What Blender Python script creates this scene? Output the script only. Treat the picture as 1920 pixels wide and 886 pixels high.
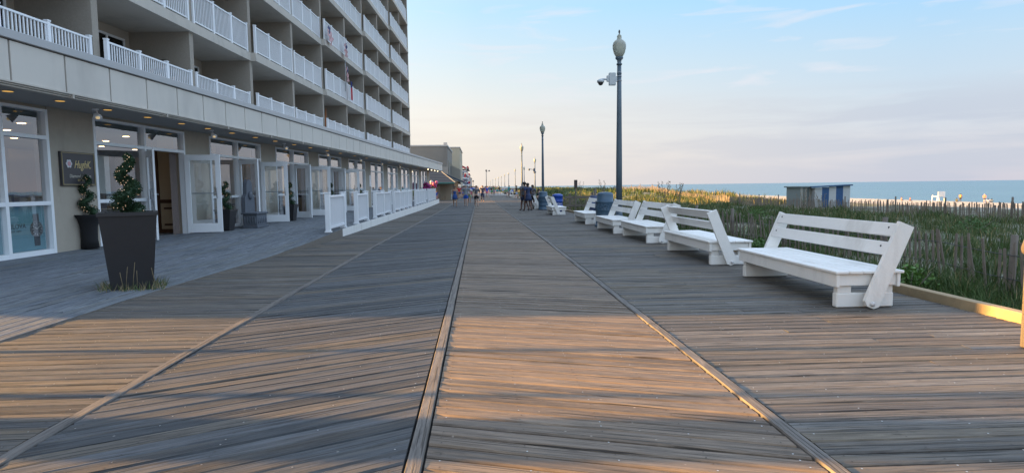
import bpy, bmesh, math, random
import numpy as np
from math import sin, cos, pi, radians, sqrt, atan2
from mathutils import Vector, Matrix
random.seed(7); np.random.seed(7)
for o in list(bpy.data.objects): bpy.data.objects.remove(o)
S = bpy.context.scene
COL = S.collection
# ------------------------------------------------------------------ camera
CAMH = 1.4; FPX = 1150.0
def cam_axes(yaw, pit, rol):
    f = Vector((sin(yaw)*cos(pit), cos(yaw)*cos(pit), -sin(pit)))
    r = Vector((cos(yaw), -sin(yaw), 0)); u = r.cross(f)
    return r*cos(rol)+u*sin(rol), -r*sin(rol)+u*cos(rol), f
r_, u_, f_ = cam_axes(radians(3.0675), radians(4.662), radians(-0.7162))
cam = bpy.data.cameras.new('camera'); co = bpy.data.objects.new('camera', cam); COL.objects.link(co)
AX = (r_, u_, f_)
mw = Matrix.Identity(4)
for i in range(3):
    mw[i][0] = r_[i]; mw[i][1] = u_[i]; mw[i][2] = -f_[i]
mw[2][3] = CAMH; co.matrix_world = mw
cam.sensor_width = 36; cam.lens = 36*FPX/1920; cam.clip_end = 60000; cam.clip_start = 0.05
S.camera = co
S.render.resolution_x = 1024; S.render.resolution_y = 472
S.view_settings.view_transform = 'Standard'; S.view_settings.look = 'None'
EXPO = 2.2; S.view_settings.exposure = EXPO; S.view_settings.gamma = 1
KX = 2**EXPO
# ------------------------------------------------------------------ world and sun
SUN_EL = 11.0; LIGHT_AZ = -5.0      # light travels towards +X, turned slightly to -Y
W = bpy.data.worlds.new('World'); S.world = W; W.use_nodes = True
nt = W.node_tree; N = nt.nodes; L = nt.links; N.clear()
def srgb(r, g, b):
    f = lambda c: (c/255/12.92 if c/255 <= 0.04045 else ((c/255+0.055)/1.055)**2.4)
    return (f(r), f(g), f(b), 1)
wo = N.new('ShaderNodeOutputWorld'); bgA = N.new('ShaderNodeBackground'); bgB = N.new('ShaderNodeBackground')
add = N.new('ShaderNodeMixShader'); add.inputs[0].default_value = 0.96
sky = N.new('ShaderNodeTexSky'); sky.sky_type = 'NISHITA'; sky.sun_disc = False
sky.sun_elevation = radians(SUN_EL)
ld = Vector((cos(radians(SUN_EL))*cos(radians(LIGHT_AZ)), cos(radians(SUN_EL))*sin(radians(LIGHT_AZ)), -sin(radians(SUN_EL))))
sky.sun_rotation = atan2(-ld.x, -ld.y)
L.new(sky.outputs[0], bgA.inputs[0]); bgA.inputs[1].default_value = 0.05
tc = N.new('ShaderNodeTexCoord'); sep = N.new('ShaderNodeSeparateXYZ'); L.new(tc.outputs['Generated'], sep.inputs[0])
def ramp(stops, fac):
    n = N.new('ShaderNodeValToRGB'); e = n.color_ramp.elements
    while len(e) > 1: e.remove(e[-1])
    e[0].position, e[0].color = stops[0]
    for p, c in stops[1:]:
        k = e.new(p); k.color = c
    L.new(fac, n.inputs[0]); return n.outputs[0]
def mth(op, a, b=None, c=None, clamp=False):
    n = N.new('ShaderNodeMath'); n.operation = op; n.use_clamp = clamp
    for i, v in enumerate((a, b, c)):
        if v is None: continue
        if isinstance(v, (int, float)): n.inputs[i].default_value = v
        else: L.new(v, n.inputs[i])
    return n.outputs[0]
def mixc(f, a, b, t='MIX'):
    n = N.new('ShaderNodeMix'); n.data_type = 'RGBA'; n.blend_type = t
    for i, v in ((0, f), (6, a), (7, b)):
        if isinstance(v, (int, float)): n.inputs[i].default_value = v
        elif isinstance(v, tuple): n.inputs[i].default_value = v
        else: L.new(v, n.inputs[i])
    return n.outputs[2]
el = sep.outputs[2]
rl = ramp([(0.0, srgb(240, 228, 216)), (0.05, srgb(243, 234, 221)), (0.12, srgb(238, 236, 230)), (0.18, srgb(222, 235, 240)), (0.27, srgb(192, 229, 252)), (0.42, srgb(196, 216, 238)), (1, srgb(165, 188, 220))], el)
rr = ramp([(0.0, srgb(205, 204, 216)), (0.05, srgb(210, 211, 220)), (0.11, srgb(204, 216, 228)), (0.18, srgb(190, 217, 238)), (0.27, srgb(160, 213, 252)), (0.42, srgb(192, 212, 236)), (1, srgb(165, 188, 220))], el)
azf = mth('MULTIPLY_ADD', sep.outputs[0], 1.6, 0.05, clamp=True)
base = mixc(azf, rl, rr)
# clouds: horizontally stretched noise on the direction vector
vm = N.new('ShaderNodeMapping'); vm.inputs['Scale'].default_value = (2.2, 2.2, 22); L.new(tc.outputs['Generated'], vm.inputs[0])
nz = N.new('ShaderNodeTexNoise'); nz.inputs['Scale'].default_value = 1.6; nz.inputs['Detail'].default_value = 7; nz.inputs['Roughness'].default_value = 0.55; nz.inputs['Distortion'].default_value = 0.4
L.new(vm.outputs[0], nz.inputs[0])
bank = ramp([(0, (0.75,)*3+(1,)), (0.06, (1,)*3+(1,)), (0.105, (0.75,)*3+(1,)), (0.14, (0,)*3+(1,))], el)
cm = ramp([(0.40, (0, 0, 0, 1)), (0.58, (1, 1, 1, 1))], nz.outputs[0])
f1 = mth('MULTIPLY', mth('MULTIPLY', cm, bank), mth('MULTIPLY_ADD', azf, 0.35, 0.4))
base = mixc(f1, base, mixc(azf, srgb(226, 218, 214), srgb(189, 197, 214)))
vm2 = N.new('ShaderNodeMapping'); vm2.inputs['Scale'].default_value = (5, 5, 34); vm2.inputs['Location'].default_value = (3.1, 0.7, 0); L.new(tc.outputs['Generated'], vm2.inputs[0])
nz2 = N.new('ShaderNodeTexNoise'); nz2.inputs['Scale'].default_value = 1.3; nz2.inputs['Detail'].default_value = 6; nz2.inputs['Distortion'].default_value = 0.6
L.new(vm2.outputs[0], nz2.inputs[0])
cm2 = ramp([(0.56, (0, 0, 0, 1)), (0.74, (1, 1, 1, 1))], nz2.outputs[0])
hi = ramp([(0.1, (0, 0, 0, 1)), (0.16, (1, 1, 1, 1))], el)
base = mixc(mth('MULTIPLY', mth('MULTIPLY', cm2, hi), 0.55), base, srgb(236, 232, 238))
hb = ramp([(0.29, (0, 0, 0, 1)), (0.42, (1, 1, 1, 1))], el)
west = mth('MULTIPLY', mth('MULTIPLY', sep.outputs[0], -1.0, clamp=True), ramp([(0.0, (0.3, 0.3, 0.3, 1)), (0.3, (1, 1, 1, 1)), (0.9, (0, 0, 0, 1))], el))
base = mixc(mth('MULTIPLY', west, 0.6), base, srgb(255, 238, 214))
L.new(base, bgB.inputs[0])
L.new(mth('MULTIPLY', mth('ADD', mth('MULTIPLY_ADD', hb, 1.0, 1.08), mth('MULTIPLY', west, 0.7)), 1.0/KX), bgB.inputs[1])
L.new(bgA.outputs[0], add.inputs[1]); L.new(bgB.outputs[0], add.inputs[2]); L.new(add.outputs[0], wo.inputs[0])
sl = bpy.data.lights.new('sun', 'SUN'); so = bpy.data.objects.new('sun', sl); COL.objects.link(so)
sl.energy = 5.0; sl.angle = radians(0.6); sl.color = (1.0, 0.55, 0.17)
so.rotation_euler = ld.to_track_quat('-Z', 'Y').to_euler()
so.location = (-60, 10, 40)
S.render.engine = 'CYCLES'
S.cycles.max_bounces = 7; S.cycles.transparent_max_bounces = 12
# ------------------------------------------------------------------ materials
MATS = {}
class NB:
    def __init__(s, name):
        s.m = bpy.data.materials.new(name); s.m.use_nodes = True; s.t = s.m.node_tree; s.n = s.t.nodes; s.l = s.t.links
        s.b = s.n['Principled BSDF']; s.tc = s.n.new('ShaderNodeTexCoord')
    def put(s, v, sock):
        if isinstance(v, (int, float)): sock.default_value = v
        elif isinstance(v, tuple): sock.default_value = v if len(v) == 4 or len(sock.default_value) == 3 else v+(1,)
        else: s.l.new(v, sock)
    def noise(s, vec, scale, detail=4, rough=0.55, dist=0):
        n = s.n.new('ShaderNodeTexNoise'); n.inputs['Scale'].default_value = scale; n.inputs['Detail'].default_value = detail
        n.inputs['Roughness'].default_value = rough; n.inputs['Distortion'].default_value = dist
        s.l.new(vec, n.inputs['Vector']); return n.outputs[0]
    def mapping(s, vec, scale=(1, 1, 1), loc=(0, 0, 0)):
        n = s.n.new('ShaderNodeMapping'); n.inputs['Scale'].default_value = scale; n.inputs['Location'].default_value = loc
        s.l.new(vec, n.inputs[0]); return n.outputs[0]
    def ramp(s, fac, stops):
        n = s.n.new('ShaderNodeValToRGB'); e = n.color_ramp.elements
        while len(e) > 1: e.remove(e[-1])
        f = lambda c: c+(1,) if isinstance(c, tuple) and len(c) == 3 else ((c,)*3+(1,) if not isinstance(c, tuple) else c)
        e[0].position = stops[0][0]; e[0].color = f(stops[0][1])
        for p, c in stops[1:]:
            k = e.new(p); k.color = f(c)
        s.put(fac, n.inputs[0]); return n.outputs[0]
    def mix(s, f, a, b, t='MIX'):
        n = s.n.new('ShaderNodeMix'); n.data_type = 'RGBA'; n.blend_type = t
        s.put(f, n.inputs[0]); s.put(a, n.inputs[6]); s.put(b, n.inputs[7]); return n.outputs[2]
    def math(s, op, a, b=0.0, clamp=False):
        n = s.n.new('ShaderNodeMath'); n.operation = op; n.use_clamp = clamp
        s.put(a, n.inputs[0]); s.put(b, n.inputs[1]); return n.outputs[0]
    def bump(s, h, strength=0.3, dist=0.01):
        n = s.n.new('ShaderNodeBump'); n.inputs['Strength'].default_value = strength; n.inputs['Distance'].default_value = dist
        s.l.new(h, n.inputs['Height']); s.l.new(n.outputs[0], s.b.inputs['Normal'])
    def attr(s, name):
        n = s.n.new('ShaderNodeAttribute'); n.attribute_name = name; return n
def mat(name, col, rough=0.7, var=0.12, scale=6, bump=0.0, bscale=None, metal=0, spec=0.5, stain=None):
    if name in MATS: return MATS[name]
    b = NB(name); v = b.tc.outputs['Object']
    n1 = b.noise(v, scale, 6, 0.6)
    c = b.mix(n1, tuple(x*(1-var) for x in col), tuple(min(1, x*(1+var)) for x in col))
    if stain:
        n2 = b.noise(b.mapping(v, (1, 1, 0.35)), scale*0.35, 5, 0.65)
        c = b.mix(b.ramp(n2, [(0.52, 0.0), (0.72, stain[3] if len(stain) > 3 else 0.6)]), c, tuple(stain[:3]))
    b.put(c, b.b.inputs['Base Color']); b.b.inputs['Roughness'].default_value = rough
    b.b.inputs['Metallic'].default_value = metal; b.b.inputs['Specular IOR Level'].default_value = spec
    if bump: b.bump(b.noise(v, bscale or scale*4, 5, 0.6), bump, 0.01)
    MATS[name] = b.m; return b.m
def emis(name, col, st):
    if name in MATS: return MATS[name]
    b = NB(name); b.put(col, b.b.inputs['Base Color']); b.put(col, b.b.inputs['Emission Color']); b.b.inputs['Emission Strength'].default_value = st/KX
    MATS[name] = b.m; return b.m
def wood_planks(name, cols, rough=0.72, warm=0.5, tint=(0.8, 0.745, 0.7)):
    b = NB(name); uv = b.tc.outputs['UV']; r = b.attr('rnd')
    rnd = r.outputs['Fac']
    sepn = b.n.new('ShaderNodeSeparateColor'); b.l.new(r.outputs['Color'], sepn.inputs[0])
    base = b.ramp(sepn.outputs[0], cols)
    g1 = b.noise(b.mapping(uv, (2.4, 34, 1)), 1.0, 7, 0.7, 0.9)
    g2 = b.noise(b.mapping(uv, (4, 190, 1)), 1.0, 3, 0.6)
    g3 = b.noise(b.mapping(uv, (0.5, 9, 1)), 1.0, 5, 0.6, 1.2)
    c = b.mix(b.ramp(g1, [(0.36, 0.0), (0.62, 1.0)]), base, b.mix(1.0, base, (0.42, 0.42, 0.43), 'MULTIPLY'))
    c = b.mix(b.math('MULTIPLY', b.ramp(g3, [(0.48, 0.0), (0.66, 1.0)]), warm), c, (0.33, 0.24, 0.145))
    c = b.mix(b.math('MULTIPLY', b.ramp(g2, [(0.45, 0.0), (0.7, 1.0)]), 0.35), c, (0.36, 0.35, 0.34))
    crack = b.ramp(b.noise(b.mapping(uv, (0.9, 70, 1), (7, 3, 0)), 1.0, 2, 0.5, 0.3), [(0.60, 0.0), (0.64, 1.0)])
    c = b.mix(b.math('MULTIPLY', crack, 0.85), c, (0.025, 0.025, 0.025))
    # knots and pale specks
    vo = b.n.new('ShaderNodeTexVoronoi'); vo.inputs['Scale'].default_value = 1.0; b.l.new(b.mapping(uv, (2.2, 8, 1)), vo.inputs['Vector'])
    c = b.mix(b.math('MULTIPLY', b.ramp(vo.outputs['Distance'], [(0.05, 1.0), (0.09, 0.0)]), 0.7), c, (0.06, 0.05, 0.04))
    vo2 = b.n.new('ShaderNodeTexVoronoi'); vo2.inputs['Scale'].default_value = 7.0; b.l.new(b.tc.outputs['Object'], vo2.inputs['Vector'])
    c = b.mix(b.ramp(vo2.outputs['Distance'], [(0.035, 0.8), (0.06, 0.0)]), c, (0.5, 0.48, 0.44))
    big = b.noise(b.tc.outputs['Object'], 0.55, 5, 0.6)
    c = b.mix(b.ramp(big, [(0.35, 0.0), (0.7, 0.35)]), c, (0.14, 0.145, 0.15))
    c = b.mix(1.0, c, tint, 'MULTIPLY'); b.put(c, b.b.inputs['Base Color'])
    b.b.inputs['Roughness'].default_value = rough; b.b.inputs['Specular IOR Level'].default_value = 0.3
    h = b.math('ADD', b.math('MULTIPLY', g1, -0.9), b.math('MULTIPLY', crack, -1.0))
    b.bump(b.math('ADD', h, b.math('MULTIPLY', g2, 0.5)), 0.75, 0.006)
    MATS[name] = b.m; return b.m
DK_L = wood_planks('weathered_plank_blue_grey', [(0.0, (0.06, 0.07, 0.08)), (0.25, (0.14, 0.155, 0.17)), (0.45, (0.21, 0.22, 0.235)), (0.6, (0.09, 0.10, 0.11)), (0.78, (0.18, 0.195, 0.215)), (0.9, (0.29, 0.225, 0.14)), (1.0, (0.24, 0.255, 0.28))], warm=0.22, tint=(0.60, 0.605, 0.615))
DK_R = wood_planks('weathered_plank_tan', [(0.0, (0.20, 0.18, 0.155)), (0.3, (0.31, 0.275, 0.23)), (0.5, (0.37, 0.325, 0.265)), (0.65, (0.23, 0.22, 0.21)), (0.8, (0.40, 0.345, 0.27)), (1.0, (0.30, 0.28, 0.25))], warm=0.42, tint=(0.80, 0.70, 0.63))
DK_O = wood_planks('weathered_plank_mixed', [(0.0, (0.10, 0.10, 0.105)), (0.22, (0.30, 0.28, 0.25)), (0.42, (0.17, 0.17, 0.175)), (0.6, (0.38, 0.31, 0.22)), (0.78, (0.21, 0.185, 0.16)), (1.0, (0.38, 0.37, 0.35))], tint=(0.60, 0.60, 0.60))
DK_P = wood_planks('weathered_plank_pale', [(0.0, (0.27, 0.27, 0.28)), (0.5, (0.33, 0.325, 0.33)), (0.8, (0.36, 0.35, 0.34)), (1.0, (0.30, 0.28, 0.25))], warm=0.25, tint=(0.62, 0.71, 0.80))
BEAM = wood_planks('weathered_batten', [(0.0, (0.22, 0.22, 0.22)), (1.0, (0.28, 0.27, 0.255))], warm=0.12)
WHITE = mat('white_paint', (0.80, 0.79, 0.765), 0.5, 0.04, 5, 0.3, 30, stain=(0.50, 0.48, 0.44, 0.55))
WHITE_V = mat('white_vinyl', (0.82, 0.84, 0.87), 0.35, 0.02, 5)
DOORW = mat('white_aluminium', (0.84, 0.87, 0.90), 0.4, 0.03, 3)
STUCCO = mat('beige_stucco', (0.42, 0.375, 0.31), 0.9, 0.10, 5, 0.5, 60, stain=(0.28, 0.25, 0.21, 0.5))
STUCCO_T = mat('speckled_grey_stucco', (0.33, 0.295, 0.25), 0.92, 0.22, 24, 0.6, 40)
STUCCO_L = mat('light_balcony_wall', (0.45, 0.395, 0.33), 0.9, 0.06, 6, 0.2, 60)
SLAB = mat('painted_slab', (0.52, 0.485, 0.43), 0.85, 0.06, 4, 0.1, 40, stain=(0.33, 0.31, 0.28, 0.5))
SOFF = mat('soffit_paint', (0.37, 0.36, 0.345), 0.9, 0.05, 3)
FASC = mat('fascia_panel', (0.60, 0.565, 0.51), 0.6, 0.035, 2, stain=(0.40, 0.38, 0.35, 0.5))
CAP = mat('fascia_flashing', (0.42, 0.425, 0.43), 0.45, 0.06, 3)
GAP = mat('fascia_joint', (0.17, 0.145, 0.12), 0.8)
DARKM = mat('dark_metal', (0.03, 0.03, 0.035), 0.45)
GREYM = mat('grey_metal', (0.35, 0.36, 0.38), 0.4, 0.05, 6, metal=0.6)
POLE = mat('blue_grey_pole_paint', (0.085, 0.125, 0.16), 0.45, 0.12, 5, 0.1, 60)
BINM = mat('blue_grey_plastic', (0.05, 0.10, 0.155), 0.42, 0.12, 5)
BLUEB = mat('blue_barrel_plastic', (0.01, 0.065, 0.36), 0.38, 0.15, 5)
PLANTM = mat('charcoal_resin', (0.022, 0.022, 0.025), 0.42, 0.15, 9, 0.08, 60)
CARPET = mat('dark_patterned_carpet', (0.05, 0.045, 0.05), 0.95, 0.9, 30)
BROWNW = mat('dark_brown_timber', (0.075, 0.035, 0.02), 0.5, 0.3, 10)
CREAMW = mat('cream_panel', (0.46, 0.36, 0.24), 0.8, 0.05, 6)
INWALL = mat('interior_wall', (0.30, 0.235, 0.16), 0.85, 0.06, 4)
CEILI = mat('interior_ceiling', (0.50, 0.44, 0.36), 0.9)
CURT = mat('grey_brown_curtain', (0.20, 0.16, 0.145), 0.9, 0.25, 20)
BLACKF = mat('black_cloth', (0.012, 0.012, 0.014), 0.85)
GOLD = mat('gold_lettering', (0.62, 0.50, 0.24), 0.4, 0.1, 20, metal=0.4)
WEATH = mat('weathered_timber', (0.16, 0.14, 0.12), 0.9, 0.35, 14, 0.4, 60)
SLATW = mat('weathered_slat', (0.20, 0.17, 0.145), 0.9, 0.35, 9, 0.3, 60)
CURBW = mat('curb_timber', (0.34, 0.255, 0.15), 0.85, 0.3, 8, 0.5, 50)
TRUNKC = mat('dark_stone_grey', (0.10, 0.115, 0.14), 0.7, 0.3, 18, 0.8, 30)
LIT = emis('warm_bulb', (1.0, 0.62, 0.25), 14)
LITW = emis('downlight_glow', (1.0, 0.80, 0.50), 5)
def glass_mat(name, tint, base_ref, op=0.0):
    m = bpy.data.materials.new(name); m.use_nodes = True; t = m.node_tree; t.nodes.clear()
    o = t.nodes.new('ShaderNodeOutputMaterial'); gl = t.nodes.new('ShaderNodeBsdfGlossy'); tr = t.nodes.new('ShaderNodeBsdfTransparent')
    gl.inputs['Roughness'].default_value = 0.015; gl.inputs['Color'].default_value = (0.92, 0.94, 0.98, 1); tr.inputs['Color'].default_value = tint+(1,)
    lw0 = t.nodes.new('ShaderNodeLayerWeight'); lw0.inputs[0].default_value = 0.5; lw = t.nodes.new('ShaderNodeMath'); lw.operation = 'POWER'; lw.inputs[1].default_value = 4.0; t.links.new(lw0.outputs['Facing'], lw.inputs[0])
    mp = t.nodes.new('ShaderNodeMath'); mp.operation = 'MULTIPLY_ADD'; mp.inputs[1].default_value = 0.9; mp.inputs[2].default_value = base_ref; mp.use_clamp = True
    t.links.new(lw.outputs[0], mp.inputs[0])
    tcn = t.nodes.new('ShaderNodeTexCoord'); ns = t.nodes.new('ShaderNodeTexNoise'); ns.inputs['Scale'].default_value = 1.2
    bp = t.nodes.new('ShaderNodeBump'); bp.inputs['Strength'].default_value = 0.05; bp.inputs['Distance'].default_value = 0.02
    t.links.new(tcn.outputs['Object'], ns.inputs['Vector']); t.links.new(ns.outputs[0], bp.inputs['Height']); t.links.new(bp.outputs[0], gl.inputs['Normal'])
    mx = t.nodes.new('ShaderNodeMixShader'); t.links.new(mp.outputs[0], mx.inputs[0]); t.links.new(tr.outputs[0], mx.inputs[1]); t.links.new(gl.outputs[0], mx.inputs[2]); t.links.new(mx.outputs[0], o.inputs[0])
    MATS[name] = m; return m
GLASS = glass_mat('shop_glass', (0.88, 0.91, 0.91), 0.24)
GLASS_D = glass_mat('dark_glass', (0.22, 0.27, 0.27), 0.08)
# ------------------------------------------------------------------ mesh helpers
class MB:
    def __init__(s): s.v = []; s.f = []; s.mi = []; s.sm = []
    def add(s, vs, fs, mi=0, smooth=False):
        o = len(s.v); s.v += [tuple(v) for v in vs]; s.f += [tuple(i+o for i in f) for f in fs]; s.mi += [mi]*len(fs); s.sm += [smooth]*len(fs)
    def box(s, x0, x1, y0, y1, z0, z1, mi=0, M=None):
        vs = [Vector(p) for p in ((x0,y0,z0),(x1,y0,z0),(x1,y1,z0),(x0,y1,z0),(x0,y0,z1),(x1,y0,z1),(x1,y1,z1),(x0,y1,z1))]
        if M is not None: vs = [M @ v for v in vs]
        s.add(vs, [(0,3,2,1),(4,5,6,7),(0,1,5,4),(1,2,6,5),(2,3,7,6),(3,0,4,7)], mi)
    def cbox(s, c, d, mi=0, M=None):
        s.box(c[0]-d[0]/2, c[0]+d[0]/2, c[1]-d[1]/2, c[1]+d[1]/2, c[2]-d[2]/2, c[2]+d[2]/2, mi, M)
    def bar(s, a, b, w, t, mi=0, up=(0, 0, 1)):
        a = Vector(a); b = Vector(b); d = (b-a); l = d.length; d.normalize(); x = d.cross(Vector(up))
        if x.length < 1e-4: x = d.cross(Vector((0, 1, 0)))
        x.normalize(); z = x.cross(d)
        M = Matrix(((x[0], d[0], z[0], a[0]), (x[1], d[1], z[1], a[1]), (x[2], d[2], z[2], a[2]), (0, 0, 0, 1)))
        s.box(-w/2, w/2, 0, l, -t/2, t/2, mi, M)
    def bbox(s, x0, x1, y0, y1, z0, z1, r=0.006, mi=0, M=None):   # bevelled box
        bm = bmesh.new(); bmesh.ops.create_cube(bm, size=1)
        for v in bm.verts: v.co = Vector((x0+(v.co.x+.5)*(x1-x0), y0+(v.co.y+.5)*(y1-y0), z0+(v.co.z+.5)*(z1-z0)))
        bmesh.ops.bevel(bm, geom=bm.edges[:], offset=r, segments=1, affect='EDGES')
        bm.verts.index_update()
        vs = [v.co.copy() for v in bm.verts]
        if M is not None: vs = [M @ v for v in vs]
        s.add(vs, [[v.index for v in f.verts] for f in bm.faces], mi); bm.free()
    def lathe(s, prof, seg=20, c=(0, 0, 0), mi=0, smooth=True, cap=True):
        n = len(prof); vs = []
        for i in range(seg):
            a = 2*pi*i/seg
            for r, z in prof: vs.append((c[0]+r*cos(a), c[1]+r*sin(a), c[2]+z))
        fs = []
        for i in range(seg):
            j = (i+1) % seg
            for k in range(n-1): fs.append((i*n+k, j*n+k, j*n+k+1, i*n+k+1))
        s.add(vs, fs, mi, smooth)
        if cap:
            o = len(s.v)-len(vs)
            s.f.append(tuple(o+i*n for i in reversed(range(seg)))); s.mi.append(mi); s.sm.append(False)
            s.f.append(tuple(o+i*n+n-1 for i in range(seg))); s.mi.append(mi); s.sm.append(False)
    def tube(s, pts, r, seg=8, mi=0, smooth=True):
        pts = [Vector(p) for p in pts]; rs = r if isinstance(r, (list, tuple)) else [r]*len(pts); vs = []; fs = []
        px = None
        for i, p in enumerate(pts):
            d = (pts[min(i+1, len(pts)-1)]-pts[max(i-1, 0)]).normalized()
            x = d.cross(Vector((0, 0, 1)) if abs(d.z) < 0.95 else Vector((1, 0, 0))); x.normalize()
            y = x.cross(d)
            for k in range(seg):
                a = 2*pi*k/seg; vs.append(p+x*(cos(a)*rs[i])+y*(sin(a)*rs[i]))
        for i in range(len(pts)-1):
            for k in range(seg):
                j = (k+1) % seg; fs.append((i*seg+k, i*seg+j, (i+1)*seg+j, (i+1)*seg+k))
        fs.append(tuple(reversed(range(seg)))); fs.append(tuple((len(pts)-1)*seg+k for k in range(seg)))
        s.add(vs, fs, mi, smooth)
    def ell(s, c, r, mi=0, seg=10, ring=7):
        prof = [(sin(pi*k/ring), -cos(pi*k/ring)) for k in range(ring+1)]; vs = []; fs = []
        for i in range(seg):
            a = 2*pi*i/seg
            for q, z in prof: vs.append((c[0]+r[0]*q*cos(a), c[1]+r[1]*q*sin(a), c[2]+r[2]*z))
        n = ring+1
        for i in range(seg):
            j = (i+1) % seg
            for k in range(ring): fs.append((i*n+k, j*n+k, j*n+k+1, i*n+k+1))
        s.add(vs, fs, mi, True)
    def prism(s, poly, y0, y1, mi=0):      # poly in (x,z)
        n = len(poly); vs = [(x, y0, z) for x, z in poly]+[(x, y1, z) for x, z in poly]
        s.add(vs, [tuple(range(n)), tuple(range(2*n-1, n-1, -1))]+[(i, i+n, (i+1) % n+n, (i+1) % n) for i in range(n)], mi)
    def build(s, name, mats, parent=None, loc=None, rotz=None):
        me = bpy.data.meshes.new(name); me.from_pydata(s.v, [], s.f)
        if not isinstance(mats, (list, tuple)): mats = [mats]
        for m in mats: me.materials.append(m)
        if s.f:
            me.polygons.foreach_set('material_index', s.mi); me.polygons.foreach_set('use_smooth', s.sm)
        bm = bmesh.new(); bm.from_mesh(me); bmesh.ops.recalc_face_normals(bm, faces=bm.faces[:]); bm.to_mesh(me); bm.free()
        me.update()
        o = bpy.data.objects.new(name, me); COL.objects.link(o)
        if parent is not None: o.parent = parent
        if loc is not None: o.location = loc
        if rotz is not None: o.rotation_euler = (0, 0, rotz)
        return o
def tag(o, label=None, cat=None, group=None, kind=None):
    if label: o['label'] = label
    if cat: o['category'] = cat
    if group: o['group'] = group
    if kind: o['kind'] = kind
    return o
def empty(name, loc=(0, 0, 0), rotz=0, label=None, cat=None, group=None):
    o = bpy.data.objects.new(name, None); COL.objects.link(o); o.location = loc; o.rotation_euler = (0, 0, rotz)
    o.empty_display_size = 0.2
    return tag(o, label, cat, group)
def copy_tree(o, parent=None):
    c = o.copy(); COL.objects.link(c); c.parent = parent
    for ch in list(o.children): copy_tree(ch, c)
    return c
def place(root, loc, rotz=0, label=None, group=None, scale=None):
    root.location = loc; root.rotation_euler = (0, 0, rotz)
    if label: root['label'] = label
    if group: root['group'] = group
    if scale: root.scale = (scale,)*3
    return root
def text_obj(txt, size, material, parent, loc, rot, shear=0, extrude=0.002, name='lettering', align='CENTER', sx=1):
    cu = bpy.data.curves.new(name, 'FONT'); cu.body = txt; cu.size = size; cu.extrude = extrude; cu.shear = shear; cu.align_x = align; cu.align_y = 'CENTER'
    tmp = bpy.data.objects.new(name, cu); COL.objects.link(tmp)
    dg = bpy.context.evaluated_depsgraph_get(); me = bpy.data.meshes.new_from_object(tmp.evaluated_get(dg))
    bpy.data.objects.remove(tmp)
    me.materials.clear(); me.materials.append(material); me.name = name
    o = bpy.data.objects.new(name, me); COL.objects.link(o); o.parent = parent; o.location = loc; o.rotation_euler = rot; o.scale = (sx, 1, 1)
    return o
def dz(Y):      # the far boardwalk lies a little lower
    return -0.2*min(1, max(0, (Y-15)/30))
def smooth(a, b, x):
    t = min(1, max(0, (x-a)/(b-a))); return t*t*(3-2*t)
# ------------------------------------------------------------------ SETTING: terrain, sea
def hsh(x, y):
    return sin(x*1.7+sin(y*0.9))*0.5+sin(y*1.3+x*0.45)*0.35+sin(x*3.9-y*2.7)*0.22
def terr(x, y):
    if x < 25: z = -0.25-0.25*min(1, max(0, (x-6)/16))
    elif x < 40: z = -0.5-0.4*(x-25)/15
    else: z = -0.9-2.6*(x-40)/75
    if x < 45: z += 0.09*hsh(x, y*0.8)*smooth(5.4, 7, x)
    d = smooth(62, 92, y)*(smooth(11, 20, x) if y < 200 else smooth(6, 20, x))*(1-smooth(30, 42, x))
    z += 0.75*d+0.2*d*hsh(x*0.35, y*0.2)
    if x < 40: z -= 0.2*smooth(15, 45, y)*(1-d)
    return z
sand = NB('dune_sand'); v = sand.tc.outputs['Object']
nA = sand.noise(v, 0.5, 6, 0.65); nB = sand.noise(v, 9, 5, 0.6)
c = sand.mix(nB, (0.19, 0.175, 0.14), (0.29, 0.265, 0.22)); c = sand.mix(sand.ramp(nA, [(0.38, 0.0), (0.55, 0.85)]), c, (0.07, 0.085, 0.04))
sand.put(c, sand.b.inputs['Base Color']); sand.b.inputs['Roughness'].default_value = 0.95; sand.bump(nB, 0.8, 0.05)
bs = NB('beach_sand_mat'); v = bs.tc.outputs['Object']; nB = bs.noise(v, 0.9, 6, 0.7)
bs.put(bs.mix(nB, (0.40, 0.34, 0.27), (0.56, 0.49, 0.40)), bs.b.inputs['Base Color']); bs.b.inputs['Roughness'].default_value = 0.95; bs.bump(nB, 1.0, 0.25)
def grid(name, xs, ys, zf, m):
    vs = [(x, y, zf(x, y)) for y in ys for x in xs]; n = len(xs)
    fs = [(j*n+i, j*n+i+1, (j+1)*n+i+1, (j+1)*n+i) for j in range(len(ys)-1) for i in range(n-1)]
    b = MB(); b.add(vs, fs, 0, True); return b.build(name, m)
yy = list(np.concatenate([np.arange(-30, 60, 0.6), np.arange(60, 200, 2.0), np.arange(200, 900, 20)]))
tag(grid('dune_ground', list(np.concatenate([np.arange(5.34, 30, 0.5), np.arange(30, 46, 1.5)])), yy, terr, sand.m), kind='structure')
tag(grid('beach', [44.9, 60, 80, 100, 115, 125, 160], [-60, 0, 60, 120, 200, 400, 900, 2500], lambda x, y: terr(min(x, 115), 50) - (0.0 if x < 46 else 0)-(max(0, x-115)*0.05), bs.m), kind='structure')
seam = NB('sea_water'); v = seam.tc.outputs['Object']
w1 = seam.noise(seam.mapping(v, (0.35, 0.06, 1)), 1.0, 6, 0.65); w2 = seam.noise(seam.mapping(v, (0.02, 0.0035, 1)), 1.0, 5, 0.6)
seam.put(seam.mix(w2, (0.02, 0.09, 0.16), (0.08, 0.18, 0.26)), seam.b.inputs['Base Color']); seam.b.inputs['Roughness'].default_value = 0.32; seam.b.inputs['Specular IOR Level'].default_value = 0.4
seam.bump(w1, 1.0, 1.2)
b = MB(); b.add([(100, -3000, -3.3), (45000, -3000, -3.3), (45000, 50000, -3.3), (100, 50000, -3.3)], [(0, 1, 2, 3)])
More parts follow.
